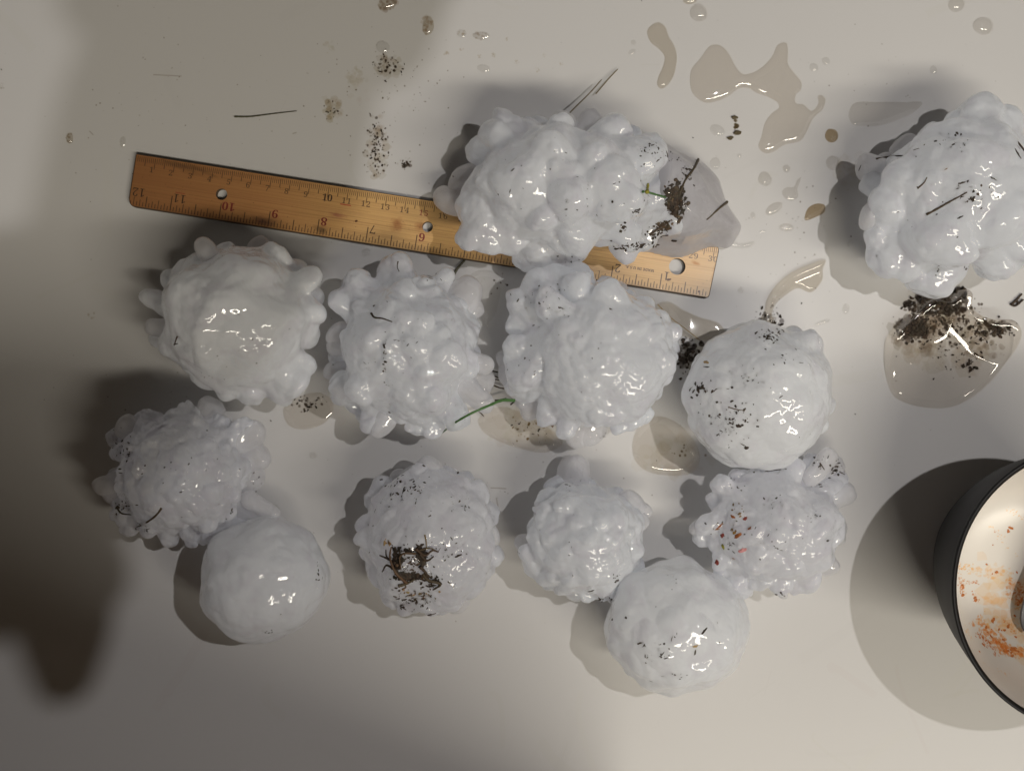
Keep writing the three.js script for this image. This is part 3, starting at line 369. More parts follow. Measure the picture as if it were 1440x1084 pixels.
// ------------------------------------------------------------------ wooden ruler
{
  const a = W(194, 218), b = W(1010.5, 347.5), L = a.distanceTo(b), U = b.clone().sub(a).normalize(), D = V(-U.z, 0, U.x), wid = 0.0272, thick = 0.0032;   // U along it, D towards the inch edge
  const r = thing('wooden_ruler', 'worn varnished wooden foot ruler with inch and centimetre scales under the biggest hailstone', 'ruler', null, [a.x, 0.0003, a.z]);
  r.rotation.y = -Math.atan2(U.z, U.x);
  const sh = new THREE.Shape(), c = 0.0028;             // shape in (u, -v): y of the shape is up in the picture
  sh.moveTo(0.0006, 0); sh.lineTo(L - c, 0); sh.quadraticCurveTo(L, 0, L, -c); sh.lineTo(L - 0.0012, -wid + c * 0.7); sh.quadraticCurveTo(L - 0.0014, -wid, L - 0.003, -wid); sh.lineTo(0.004, -wid); sh.quadraticCurveTo(0.0006, -wid, 0, -wid + 0.0042); sh.lineTo(0, -0.0006); sh.closePath();
  const holes = [[314, 275, 3.3], [602, 320.5, 3.1], [951, 376, 4.6]].map(([px, py, rad]) => { const q = W(px, py).sub(a); return [q.dot(U), -q.dot(D), rad / 1000]; });
  for (const [x, y, rad] of holes) { const h = new THREE.Path(); h.absarc(x, y, rad, 0, Math.PI * 2, true); sh.holes.push(h); }
  const g = new THREE.ExtrudeGeometry(sh, { depth: thick - 0.0008, bevelEnabled: true, bevelThickness: 0.0004, bevelSize: 0.0004, bevelOffset: -0.0004, bevelSegments: 2, curveSegments: 24 });
  g.rotateX(-Math.PI / 2); g.translate(0, 0.0004, 0);
  { const p = g.attributes.position, uv = g.attributes.uv; for (let i = 0; i < p.count; i++) uv.setXY(i, p.getX(i) / L, 1 - p.getZ(i) / wid); }
  const CW = 2048, CH = 192, px = CW / L, py = CH / wid;   // pixels per metre
  const grain = (x) => {
    reseed(33);
    for (let k = 0; k < 420; k++) { const y = rr(0, CH), x0 = rr(-300, CW), l = rr(120, 900), t = rnd(); x.strokeStyle = t < 0.5 ? `rgba(86,46,16,${rr(0.03, 0.13)})` : `rgba(236,186,110,${rr(0.03, 0.1)})`; x.lineWidth = rr(0.6, 3); x.beginPath(); x.moveTo(x0, y); x.bezierCurveTo(x0 + l * 0.3, y + rr(-4, 4), x0 + l * 0.7, y + rr(-4, 4), x0 + l, y + rr(-5, 5)); x.stroke(); }
  };
  const ink = (k) => `rgba(34,20,12,${k})`, red = 'rgba(110,16,22,0.9)';
  const map = canvasTexture(CW, CH, (x) => {
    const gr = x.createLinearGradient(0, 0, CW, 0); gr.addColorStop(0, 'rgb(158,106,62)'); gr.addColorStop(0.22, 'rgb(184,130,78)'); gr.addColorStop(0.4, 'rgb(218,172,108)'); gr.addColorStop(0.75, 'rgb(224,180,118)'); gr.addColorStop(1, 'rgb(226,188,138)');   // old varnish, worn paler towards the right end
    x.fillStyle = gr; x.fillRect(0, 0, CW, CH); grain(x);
    const MM = (m) => m / 1000 * px, HV = (m) => m / 1000 * py;
    // millimetre scale along the far edge, reading left to right
    for (let m = 1; m <= 302; m++) { x.fillStyle = ink(m % 5 ? 0.6 : 0.85); x.fillRect(MM(m + 0.4), HV(1.0), 1.9, HV(m % 10 === 0 ? 6.6 : m % 5 === 0 ? 5.6 : 3.8) - HV(1.0)); }
    x.textAlign = 'center'; x.textBaseline = 'middle';
    for (let n = 1; n <= 30; n++) {
      x.fillStyle = n === 15 ? red : ink(0.85); x.font = `${n === 10 ? 'bold ' : ''}${Math.round(HV(n === 10 ? 4.8 : 3.9))}px serif`;
      const s = String(n), X0 = MM(n * 10 + 0.4), y = HV(n === 10 ? 6.9 : 7.0);
      if (s.length === 1) x.fillText(s, X0 - MM(1.1), y); else { x.fillText(s[0], X0 - MM(1.25), y); x.fillText(s[1], X0 + MM(1.4), y); }
    }
    x.fillStyle = 'rgba(176,22,22,0.8)'; x.fillRect(MM(107.5), HV(8.9), MM(5.6), 3);
    // inch scale along the near edge, upside down, reading from the right end
    const IN = 0.0254 * px, end = CW - 0.0017 * px, lens = [9, 2.6, 3.8, 2.6, 5.0, 2.6, 3.8, 2.6, 6.3, 2.6, 3.8, 2.6, 5.0, 2.6, 3.8, 2.6];
    for (let q = 1; q < 12 * 16; q++) { const l = HV(lens[q % 16] * 0.86), X0 = end - q / 16 * IN; x.fillStyle = ink(q % 16 ? 0.85 : 0.95); x.fillRect(X0 - 1.2, CH - HV(0.9) - l, q % 8 ? 2.0 : 2.6, l); }
    for (let n = 1; n <= 12; n++) {
      x.save(); x.translate(n === 12 ? MM(4.6) : end - n * IN + MM(n > 9 ? 3.9 : 2.6), CH - HV(7.9)); x.rotate(Math.PI);
      x.fillStyle = [6, 8, 9, 10].includes(n) ? red : ink(0.9); x.font = `${[6, 8, 9, 10].includes(n) ? 'bold ' : ''}${Math.round(HV(6.0))}px serif`; x.fillText(String(n), 0, 0); x.restore();
    }
    x.fillStyle = 'rgba(150,20,20,0.6)'; x.fillRect(end - 11 * IN + MM(1.2), CH - HV(10.9), MM(5), 2.4);
    x.save(); x.translate(end - 1.46 * IN, CH - HV(9.4)); x.rotate(Math.PI); x.fillStyle = ink(0.85); x.font = `bold ${Math.round(HV(2.0))}px sans-serif`; x.fillText('MADE IN U.S.A.', 0, 0, MM(18)); x.restore();
    // stains and dark worn varnish
    const stain = (u, v, ru, rv, col) => { for (let k = 0; k < 26; k++) { x.fillStyle = col; x.beginPath(); x.ellipse(MM(u + gauss() * ru * 0.5), HV(v + gauss() * rv * 0.5), MM(rr(0.3, 0.6) * ru), HV(rr(0.3, 0.6) * rv), rr(0, 0.4), 0, 6.3); x.fill(); } };
    stain(107, 15, 5, 1.6, 'rgba(120,52,40,0.04)'); stain(138, 14.5, 4, 4, 'rgba(130,72,22,0.05)'); stain(150, 14, 3, 3, 'rgba(120,66,18,0.05)'); stain(292, 10.5, 2.4, 1.2, 'rgba(180,110,30,0.1)'); stain(270, 6, 8, 2, 'rgba(160,96,26,0.06)');
    stain(100, 24, 4, 3, 'rgba(60,32,16,0.05)'); stain(70, 24, 8, 3, 'rgba(60,32,16,0.04)'); stain(303, 12, 1.6, 9, 'rgba(120,66,24,0.06)'); stain(30, 3, 22, 1.6, 'rgba(70,40,22,0.04)');
    for (const [u, v, a2, l] of [[280, 21, -0.5, 2.4], [117, 16.5, -0.5, 1.6], [296, 24.6, -1.2, 1.2]]) { x.save(); x.translate(MM(u), HV(v)); x.rotate(a2); x.fillStyle = 'rgba(80,36,10,0.9)'; x.beginPath(); x.ellipse(0, 0, MM(l * 0.5), HV(0.5), 0, 0, 6.3); x.fill(); x.restore(); }
    for (let k = 0; k < 160; k++) { x.fillStyle = `rgba(48,28,14,${rr(0.1, 0.5)})`; x.beginPath(); x.arc(rr(0, CW), rr(0, CH), rr(0.5, 2), 0, 6.3); x.fill(); }
    for (let k = 0; k < 90; k++) { x.strokeStyle = `rgba(240,200,140,${rr(0.06, 0.2)})`; x.lineWidth = 1; const X0 = rr(0, CW), y = rr(0, CH); x.beginPath(); x.moveTo(X0, y); x.lineTo(X0 + rr(-40, 40), y + rr(-6, 6)); x.stroke(); }
    x.fillStyle = 'rgba(40,24,14,0.55)'; x.fillRect(0, 0, CW, 3); x.fillRect(0, CH - 4, CW, 4); x.fillRect(0, 0, 4, CH);   // grimy arrises
  });
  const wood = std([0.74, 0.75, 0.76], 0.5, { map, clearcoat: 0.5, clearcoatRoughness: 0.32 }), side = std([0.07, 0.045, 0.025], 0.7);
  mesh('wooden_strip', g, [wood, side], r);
}

// ------------------------------------------------------------------ black bowl at the right edge
{
  const hgt = 0.082, k = 1 - hgt / H, C = W(1546, 828, hgt), R = 206 * S * k;
  const b = thing('enamel_bowl', 'black bowl with cream inside smeared with orange sauce at the right edge', 'bowl', null, [C.x, 0, C.z]);
  const v2 = (q) => q.map(([x, y]) => new THREE.Vector2(x * R, y * hgt)), smooth = (q, n) => new THREE.SplineCurve(v2(q)).getPoints(n);
  mesh('outer_shell', new THREE.LatheGeometry([new THREE.Vector2(0, 0.002), ...smooth([[0.5, 0.02], [0.52, 0], [0.56, 0], [0.57, 0.05], [0.68, 0.2], [0.84, 0.5], [0.945, 0.8], [0.99, 0.965]], 40), ...smooth([[0.997, 0.975], [0.999, 0.995], [0.985, 1.0], [0.97, 0.988]], 10)], 120), std([0.008, 0.008, 0.009], 0.5, { specularIntensity: 0.5 }), b);
  const inner = smooth([[0.962, 0.984], [0.92, 0.86], [0.83, 0.58], [0.68, 0.32], [0.52, 0.18], [0.3, 0.13], [0, 0.125]], 40), gi = new THREE.LatheGeometry(inner, 120), p = gi.attributes.position, uv = gi.attributes.uv;
  for (let i = 0; i < p.count; i++) uv.setXY(i, p.getX(i) / (2.1 * R) + 0.5, -p.getZ(i) / (2.1 * R) + 0.5);
  const radiusAt = (y) => { for (let i = 1; i < inner.length; i++) if (y <= inner[i - 1].y && y >= inner[i].y) { const t = (inner[i - 1].y - y) / (inner[i - 1].y - inner[i].y + 1e-9); return inner[i - 1].x + (inner[i].x - inner[i - 1].x) * t; } return 0; };
  const onInner = (px, py) => { const e = W(px, py); for (let y = hgt * 0.97; y > inner[40].y; y -= 0.0003) { const q = 1 - y / H, x = e.x * q - C.x, z = e.z * q - C.z; if (Math.hypot(x, z) > radiusAt(y)) return V(x, y, z); } const q = 1 - inner[40].y / H; return V(e.x * q - C.x, inner[40].y, e.z * q - C.z); };
  const sauceMap = canvasTexture(1024, 1024, (c) => {
    c.fillStyle = 'rgb(204,200,193)'; c.fillRect(0, 0, 1024, 1024); reseed(61);
    const X = (q) => (q.x / (2.1 * R) + 0.5) * 1024, Z = (q) => (q.z / (2.1 * R) + 0.5) * 1024;
    const smear = (px, py, len, ang, wd, n, a, col) => { for (let k = 0; k < n; k++) { const t = rr(-0.5, 0.5), x = px + Math.cos(ang) * len * t + gauss() * wd * 0.5, y = py + Math.sin(ang) * len * t + gauss() * wd * 0.5, q = onInner(x, y), s = rr(0.4, 1.6) * Math.max(1, wd * 0.16) * 2.2; c.fillStyle = `rgba(${col},${a * rr(0.4, 1)})`; c.beginPath(); for (let e = 0; e < 8; e++) { const an = e / 8 * 6.28, r2 = s * rr(0.4, 1.3); c.lineTo(X(q) + Math.cos(an) * r2 * 1.3, Z(q) + Math.sin(an) * r2); } c.fill(); } };
    const O = '196,98,22', O2 = '214,140,58', D = '166,70,14';
    smear(1395, 893, 60, 0.75, 12, 160, 0.5, O); smear(1390, 905, 46, 0.8, 7, 70, 0.6, D); smear(1425, 915, 40, 0.2, 12, 110, 0.5, O); smear(1372, 840, 16, 1.2, 6, 26, 0.7, D); smear(1353, 815, 50, 1.4, 5, 50, 0.4, O); smear(1352, 825, 26, 1.4, 4, 40, 0.6, D);
    smear(1358, 798, 30, 0.1, 8, 50, 0.35, O2); smear(1365, 818, 20, 0.1, 5, 26, 0.5, D); smear(1390, 805, 60, 0.0, 14, 40, 0.25, O2); smear(1422, 826, 30, 1.6, 10, 50, 0.4, O); smear(1434, 835, 26, 1.5, 10, 60, 0.5, D); smear(1412, 760, 60, 0.9, 7, 26, 0.4, O2); smear(1428, 722, 26, 0.5, 6, 26, 0.5, O2); smear(1402, 748, 12, 0.7, 3, 8, 0.6, D);
    smear(1375, 868, 26, 2.4, 4, 18, 0.5, O); smear(1362, 890, 20, 1.2, 6, 26, 0.4, O2); smear(1405, 880, 60, 0.2, 16, 40, 0.3, O2); smear(1420, 880, 26, 0.9, 7, 30, 0.5, O); smear(1436, 855, 20, 0.2, 8, 24, 0.4, O2); smear(1400, 940, 40, 0.4, 6, 20, 0.25, O2); smear(1420, 860, 120, 1.2, 60, 60, 0.16, O2);
    smear(1520, 860, 120, 0.3, 60, 160, 0.35, O); smear(1580, 760, 90, 0.9, 40, 120, 0.35, O2);
  });
  mesh('inner_glaze', gi, std([1, 1, 1], 0.3, { map: sauceMap }), b);
  reseed(62); const lumps = [];
  for (const [x, y, n, sx, sy] of [[1395, 897, 16, 14, 14], [1424, 916, 12, 14, 5], [1372, 841, 3, 3, 5], [1353, 822, 6, 3, 14], [1436, 838, 6, 4, 10], [1400, 800, 6, 30, 10], [1410, 870, 8, 26, 20], [1412, 745, 5, 12, 20]]) for (let k = 0; k < n; k++) { const q = onInner(x + gauss() * sx, y + gauss() * sy); lumps.push(speckAt(q, V(-q.x * 8, 0.6, -q.z * 8).normalize(), rr(0.8, 3.2) * S, rr(1, 1.8))); }
  mesh('sauce_bits', mergeGeometries(lumps), std([0.42, 0.13, 0.02], 0.35), b).userData.kind = 'stuff';
  // the tip of the cutlery lying in the bowl
  const tip = onInner(1437, 885), far = V(R * 0.3, hgt * 0.3, -R * 0.1);
  const kn = thing('table_knife', 'grey metal cutlery tip just inside the black bowl', 'cutlery', null, [C.x, 0, C.z]);
  const bl = new THREE.Shape(); bl.moveTo(0, 0); bl.quadraticCurveTo(0.004, 0.007, 0.02, 0.008); bl.lineTo(0.075, 0.008); bl.lineTo(0.075, -0.006); bl.lineTo(0.01, -0.005); bl.closePath();
  const bg = new THREE.ExtrudeGeometry(bl, { depth: 0.0012, bevelEnabled: true, bevelSize: 0.0004, bevelThickness: 0.0004, bevelSegments: 2 }); bg.rotateX(-Math.PI / 2);
  const dir = far.clone().sub(tip).normalize(), q = new THREE.Quaternion().setFromUnitVectors(V(1, 0, 0), dir); bg.applyQuaternion(q); bg.translate(tip.x, tip.y + 0.003, tip.z);
  mesh('blade', bg, std([0.1, 0.1, 0.105], 0.55, { metalness: 0.5 }), kn);
}

// ------------------------------------------------------------------ melt water: drops and puddles
const waterMat = (c) => std(c, 0.04, { transmission: 1, thickness: 0, ior: 1.6 });
const CLEAR = waterMat([0.945, 0.935, 0.92]), TAN = waterMat([0.895, 0.865, 0.815]), BROWN = waterMat([0.74, 0.66, 0.54]), FAINT = waterMat([0.975, 0.972, 0.965]), MUD = waterMat([0.935, 0.912, 0.88]);
function water(name, label, pts, hmm, wmm, mat, opts = {}) {
  const cv = new THREE.CatmullRomCurve3(pts.map(([x, y]) => W(x, y)), true, 'centripetal'), n = Math.min(220, Math.max(40, pts.length * 9)), P = cv.getPoints(n).slice(0, n);
  let lo = [1e9, 1e9], hi = [-1e9, -1e9]; P.forEach((p) => { lo = [Math.min(lo[0], p.x), Math.min(lo[1], p.z)]; hi = [Math.max(hi[0], p.x), Math.max(hi[1], p.z)]; });
  const cell = opts.cell ?? Math.max(0.00018, Math.min(0.0003, (hi[0] - lo[0]) / 40)), m = 0.0008, x0 = lo[0] - m, z0 = lo[1] - m, nx = Math.ceil((hi[0] - lo[0] + 2 * m) / cell) + 1, nz = Math.ceil((hi[1] - lo[1] + 2 * m) / cell) + 1;
  const hm = hmm * (name === 'puddle' ? 1.9 : 1) / 1000, w = wmm * (name === 'puddle' ? 1.15 : 1) / 1000, pos = [], idx = [], keep = [], seed = pts[0][0] * 0.37;
  const rise = (opts.rise ?? []).map(([line, h, r]) => [line.map(([a, b]) => W(a, b)), h / 1000, r * S]);
  for (let k = 0; k < nz; k++) for (let i = 0; i < nx; i++) {
    const x = x0 + i * cell, z = z0 + k * cell; let d2 = 1e9, inside = false;
    for (let a = 0, b = n - 1; a < n; b = a++) {
      const A = P[b], B = P[a], ex = B.x - A.x, ez = B.z - A.z, t = Math.max(0, Math.min(1, ((x - A.x) * ex + (z - A.z) * ez) / (ex * ex + ez * ez + 1e-14))), qx = x - A.x - ex * t, qz = z - A.z - ez * t;
      d2 = Math.min(d2, qx * qx + qz * qz); if ((A.z > z) !== (B.z > z) && x < A.x + (z - A.z) / (B.z - A.z) * ex) inside = !inside;
    }
    const d = (inside ? 1 : -1) * Math.sqrt(d2), t = Math.min(1, d / w);
    let y = d > 0 ? hm * (1 - (1 - t) ** 2) + hm * 0.14 * t * noise(x * 110 + seed, 3.3, z * 110) : Math.max(-0.0006, d * 2.5);
    if (d > 0) for (const [line, h, rad] of rise) { let m = 1e9; for (let s = 1; s < line.length; s++) { const A = line[s - 1], B = line[s], ex = B.x - A.x, ez = B.z - A.z, u = Math.max(0, Math.min(1, ((x - A.x) * ex + (z - A.z) * ez) / (ex * ex + ez * ez))); m = Math.min(m, (x - A.x - ex * u) ** 2 + (z - A.z - ez * u) ** 2); } y += h * Math.min(1, d / 0.0012) * Math.exp(-m / (rad * rad)); }
    pos.push(x, y, z); keep.push(d > -cell * 1.5);
  }
  for (let k = 0; k < nz - 1; k++) for (let i = 0; i < nx - 1; i++) { const a = k * nx + i, b = a + 1, c = a + nx, e = c + 1; if (keep[a] && keep[b] && keep[c] && keep[e]) idx.push(a, c, b, b, c, e); }
  const g = new THREE.BufferGeometry(); g.setAttribute('position', new THREE.Float32BufferAttribute(pos, 3)); g.setIndex(idx); g.computeVertexNormals();
  const o = mesh(name, g, mat, null);
  tag(o, label, name === 'water_drop' ? 'water drop' : 'puddle', name === 'water_drop' ? 'water drops on the table' : 'melt water puddles on the table');
  return o;
}
const from = (x0, y0, s) => (q) => q.map(([u, v]) => [x0 + u / s, y0 + v / s]);
const c7 = from(880, 0, 4.5), cr = from(1000, 180, 3.6125), c4 = from(1180, 0, 5.42), c6 = from(1200, 380, 4.93);
const oval = (x, y, rx, ry = rx, turn = 0, rag = 0.06) => { reseed(Math.round(x * 3 + y)); return Array.from({ length: 9 }, (_, k) => { const a = k / 9 * 2 * Math.PI, q = 1 + rr(-rag, rag), u = Math.cos(a) * rx * q, v = Math.sin(a) * ry * q; return [x + u * Math.cos(turn) - v * Math.sin(turn), y + u * Math.sin(turn) + v * Math.cos(turn)]; }); };
water('puddle', 'curved worm-shaped brownish puddle above the biggest hailstone', c7([[135, 200], [160, 160], [210, 140], [250, 165], [275, 230], [310, 290], [325, 350], [320, 420], [300, 490], [260, 545], [225, 562], [200, 540], [205, 490], [235, 420], [245, 360], [210, 310], [160, 270]]), 0.9, 3, TAN);
water('puddle', 'large three-lobed puddle of tan water at the top, right of the worm-shaped one', c7([[415, 440], [470, 370], [540, 285], [600, 285], [650, 330], [700, 420], [740, 465], [800, 460], [880, 410], [930, 350], [965, 280], [1020, 270], [1030, 340], [1030, 400], [1070, 460], [1115, 520], [1110, 570], [1080, 600], [1080, 650], [1130, 660], [1180, 700], [1220, 650], [1215, 610], [1245, 600], [1268, 630], [1250, 690], [1190, 750], [1150, 830], [1110, 890], [1000, 920], [940, 960], [880, 970], [840, 930], [860, 860], [880, 780], [920, 720], [970, 680], [960, 650], [900, 615], [820, 585], [780, 560], [720, 560], [650, 610], [580, 640], [500, 650], [430, 600], [408, 540]]), 1.0, 4.2, MUD);
water('puddle', 'muddy puddle black with soil under the hailstone at the right edge', c6([[480, 205], [620, 215], [720, 135], [765, 170], [775, 260], [830, 310], [900, 335], [1040, 345], [1110, 440], [1110, 540], [1050, 660], [950, 780], [800, 900], [650, 955], [430, 940], [280, 870], [220, 700], [215, 560], [240, 450], [330, 350]]), 1.1, 4, MUD, { rise: [[[[1240, 460], [1275, 428], [1310, 412], [1345, 398], [1368, 424], [1390, 444], [1420, 452]], 12, 44]] });
water('puddle', 'ragged puddle streaked with soil between the ruler end and the right hailstone', cr([[285, 870], [330, 800], [400, 740], [480, 700], [585, 670], [570, 720], [570, 765], [510, 835], [440, 815], [380, 850], [335, 890], [310, 950], [330, 990], [240, 1000], [270, 930]]), 1.0, 2.4, TAN, { rise: [[[[1082, 424], [1110, 388], [1160, 366]], 2.2, 10]] });
water('puddle', 'wide shallow puddle in the shadow of the right hailstone', c4([[75, 890], [110, 790], [300, 775], [500, 775], [640, 780], [580, 850], [430, 920], [300, 960], [180, 960], [110, 950]]), 0.6, 3, CLEAR);
water('puddle', 'thin bright puddle at the tip of the biggest hailstone', cr([[60, 590], [110, 570], [150, 585], [225, 575], [200, 605], [120, 610]]), 0.7, 1.6, FAINT);
water('puddle', 'shallow wet patch between the ruler end and the round soil-specked hailstone', [[918, 432], [940, 424], [962, 436], [985, 446], [1012, 455], [1020, 470], [985, 478], [955, 470], [935, 455]], 0.8, 2.2, TAN, { rise: [[[[915, 420], [940, 455]], 4, 16]] });
water('puddle', 'tan wet patch under the green grass blade in the middle', [[672, 590], [700, 572], [730, 578], [770, 600], [792, 622], [770, 636], [735, 632], [700, 620], [678, 606]], 0.6, 4, MUD);
water('puddle', 'pale wet patch left of the round soil-specked hailstone', [[890, 640], [895, 605], [925, 585], [960, 600], [985, 640], [975, 664], [930, 668], [905, 660]], 0.9, 4, MUD);
water('puddle', 'shallow wet patch in the gap below the two leftmost hailstones of the row', [[398, 575], [420, 558], [450, 552], [468, 566], [462, 590], [430, 604], [405, 598]], 0.6, 3, MUD);
water('puddle', 'pale film of melt water between the ruler and the toothed hailstone', [[652, 398], [672, 380], [700, 384], [712, 410], [704, 446], [684, 462], [668, 440]], 0.7, 3.4, FAINT);
for (const [label, x, y, rx, ry, turn, h, mat] of [
  ['tiny glinting drop on the table right of the grass stem', 694, 372, 4.5, 4, 0, 0.8, FAINT], ['tiny drop below the ruler end, left of the ragged puddle', 1042, 408, 4, 5, 0, 0.5, FAINT],
  ['tiny drop under the smaller round drop below the three-lobed puddle', 1040, 219, 3.4, 3.4, 0, 0.5, FAINT], ['small drop left of the lower-left edge of the right hailstone', 1196, 342, 6, 3.6, -0.7, 0.6, FAINT],
  ['round clear water drop near the top, right of the worm-shaped puddle', 983, 18, 12.5, 13, 0, 1.1, CLEAR], ['brown water drop cut by the top edge, left of the round clear one', 970, 0, 10, 6, 0, 0.8, TAN],
  ['tiny faint drop left of the other tiny one, right of the three-lobed puddle', 1145, 94.5, 6.4, 6.4, 0, 0.5, FAINT], ['tiny faint drop farther right of the two beside the three-lobed puddle', 1162, 85.5, 6, 6, 0, 0.5, FAINT],
  ['dark brown round drop left of the right hailstone shadow', 1169.5, 190.5, 9.5, 10, 0, 1.0, BROWN], ['clear drop half in the shadow of the right hailstone, below the brown one', 1172, 229, 10, 11, 0, 0.9, CLEAR],
  ['round drop left of a smaller one, below the three-lobed puddle', 1076, 251.5, 10, 10, 0, 0.9, CLEAR], ['small drop right of the larger round one, below the three-lobed puddle', 1106.5, 237, 5.6, 5.6, 0, 0.6, CLEAR],
  ['slanted oval drop with a soil grain at its upper end', 1089, 293, 14, 7, -0.6, 0.9, CLEAR], ['flat wide drop below the slanted oval one', 1106.5, 320, 10.5, 6, 0, 0.8, CLEAR],
  ['faint small smear of water above the tip of the ruler', 1073, 325, 5, 2, -0.1, 0.4, FAINT], ['tiny drop right of the tip of the biggest hailstone', 1059, 303, 4, 5, 0, 0.4, FAINT],
  ['drop cut by the top edge near the top right corner', 1346, 6, 12, 11, 0, 1.0, CLEAR], ['round glinting drop near the top right corner', 1384, 36, 15, 12.5, 0, 1.1, CLEAR],
  ['tiny drop above the shadow of the right hailstone', 1313.5, 98, 5.5, 6.5, 0, 0.6, FAINT], ['drop above the biggest hailstone right shoulder', 1006, 230, 8, 9, 0, 0.5, FAINT],
  ['faint drop between the biggest hailstone and the three soil crumbs', 1009, 183, 11, 8, 0.4, 0.4, FAINT], ['slender streak of water right of the round soil-specked hailstone top', 1157, 453, 12, 3, -0.35, 0.6, FAINT],
  ['faint round drop right of the streak of water', 1190, 434, 5, 8, 0.2, 0.4, FAINT], ['round drop left of the two-hailstone gap below the ruler', 514.5, 355, 6.5, 6.5, 0, 0.6, FAINT],
  ['amber drop near the top edge, left of centre', 602, 36, 8, 13.5, 0.1, 1.0, TAN], ['small clear drop left of the amber drop', 538, 66, 10, 9, 0.4, 0.5, FAINT],
  ['small oval drop on a mud spot, right of the amber drop', 676, 50, 12, 6, 0, 0.5, CLEAR], ['faint drop beside the oval one right of the amber drop', 649, 47, 7, 6, 0, 0.4, FAINT],
  ['brown drop cut by the top edge, left of the amber drop', 545, 4, 15, 10, -0.5, 0.8, TAN], ['small drop left of the curved puddle top', 889, 73, 6, 4, -0.5, 0.5, FAINT],
  ['tiny drop above the left end of the smear, left of the curved puddle', 891, 59.5, 4, 4, 0, 0.5, FAINT], ['brown oval droplet at the far left above the ruler', 97, 194, 5.4, 7.6, 0, 0.5, TAN],
  ['faint oval droplet right of the brown one at the far left', 172, 199, 4.6, 7.6, 0.2, 0.4, FAINT], ['wide faint drop above the biggest hailstone', 680, 96, 10, 6, 0.2, 0.4, FAINT],
  ['drop touching the left side of the smooth white ball shadow edge', 386, 717, 7, 9, 0, 0.4, FAINT], ['small drop on the table right of the spiky grey hailstone', 440, 640, 6, 5, 0, 0.4, FAINT],
]) water('water_drop', label, oval(x, y, rx, ry, turn), (0.28 + 0.22 * h) * Math.min(rx, ry) * S * 1000, Math.min(rx, ry) * S * 1000 * 0.95, mat);
water('water_drop', 'drop with a thin tail curling up to its right', cr([[360, 325], [385, 300], [420, 298], [440, 262], [458, 250], [450, 285], [440, 310], [446, 345], [420, 368], [380, 360]]), 0.8, 2.6, CLEAR);
water('water_drop', 'brown pointed drop with a bright rim left of the right hailstone', cr([[478, 468], [490, 412], [530, 385], [578, 390], [580, 425], [540, 450]]), 0.9, 3, BROWN);
water('water_drop', 'sliver of water at the lower left of the right hailstone', cr([[780, 610], [790, 580], [812, 565], [808, 590], [790, 612]]), 0.7, 1.4, CLEAR);

// ------------------------------------------------------------------ soil, grass and straw lying about
const crumb = (x, y, s, mat, st = 1.3, t = 0) => speckAt(W(x, y, 0.0003).add(V(0, s * 0.3 * S, 0)), V(0, 1, 0), s * S, st, t);
{
  reseed(91); const list = [], soil = (x, y, sx, sy, n, s0, s1, st = 1.9) => { for (let k = 0; k < n; k++) list.push(crumb(x + gauss() * sx, y + gauss() * sy, (s0 + (s1 - s0) * rnd() ** 2) * 0.5, dirtMat, rr(1, st), rr(0, 6))); };
  soil(530, 205, 10, 30, 40, 0.8, 3.4); soil(970, 505, 22, 22, 70, 1, 6); soil(1080, 455, 16, 14, 40, 1, 6); soil(430, 568, 22, 9, 16, 1, 4); soil(570, 231, 4, 3, 12, 1, 4); soil(720, 330, 500, 300, 90, 0.7, 2); soil(545, 95, 14, 12, 20, 0.8, 3); soil(745, 600, 30, 20, 20, 0.8, 2.6); soil(900, 352, 40, 6, 30, 1, 4);
  // black mud in the big puddle by the right edge
  soil(1318, 426, 26, 9, 90, 2, 7, 1.3); soil(1286, 466, 18, 12, 70, 1.5, 6, 1.4); soil(1396, 464, 20, 8, 60, 1.5, 6, 1.4); soil(1300, 448, 28, 16, 90, 1.2, 5, 1.4); soil(1345, 470, 40, 24, 70, 1, 4.4); soil(1365, 512, 7, 8, 14, 2, 7); soil(1340, 500, 56, 36, 50, 0.8, 3.6); soil(1350, 413, 6, 7, 36, 2, 6, 1.3);
  const m = mesh('soil_specks', mergeGeometries(tinted(list)), dirtMat, null); m.userData.kind = 'stuff'; tag(m, 'black soil specks strewn over the white table and puddles', 'soil');
  for (const [label, x, y, s] of [['soil crumb topmost of three right of the biggest hailstone', 1033.5, 165, 3.6], ['largest soil crumb of the three right of the biggest hailstone', 1037, 187, 4.6], ['soil crumb lower left of three right of the biggest hailstone', 1027, 194, 3.6]]) mesh('soil_crumb', crumb(x, y, s, null), std([0.09, 0.07, 0.035], 0.8), null).userData = { label, category: 'soil crumb', group: 'three soil crumbs' };
}
const lay = (pts, y0 = 0.0006) => pts.map(([x, y, h]) => W(x, y, h !== undefined ? h / 1000 : y0));
const blade = (name, label, cat, pts, r, r1, mat, flat = 0.5) => tag(mesh(name, fibre(lay(pts), r * S, r1 * S, 30, 7, flat), mat, null), label, cat);
const straw = std([0.13, 0.1, 0.045], 0.7), strawPale = std([0.3, 0.22, 0.11], 0.7), green = std([0.05, 0.13, 0.03], 0.55), olive = std([0.075, 0.07, 0.04], 0.65);
blade('dry_grass', 'thin dark dry grass stalk above the left half of the ruler', 'grass', [[329, 164], [350, 164], [375, 161], [400, 158], [417, 156]], 1.2, 0.5, olive);
blade('straw_stalk', 'dry straw poking out of the top of the biggest hailstone', 'straw', [[790, 172, 32], [800, 160, 28], [830, 130, 16], [846, 112, 10]], 1.0, 0.7, straw);
blade('straw_stalk', 'short bent straw above the biggest hailstone, its upper end free', 'straw', [[838, 132, 4], [855, 112, 3], [869, 97, 2]], 0.9, 0.7, straw);
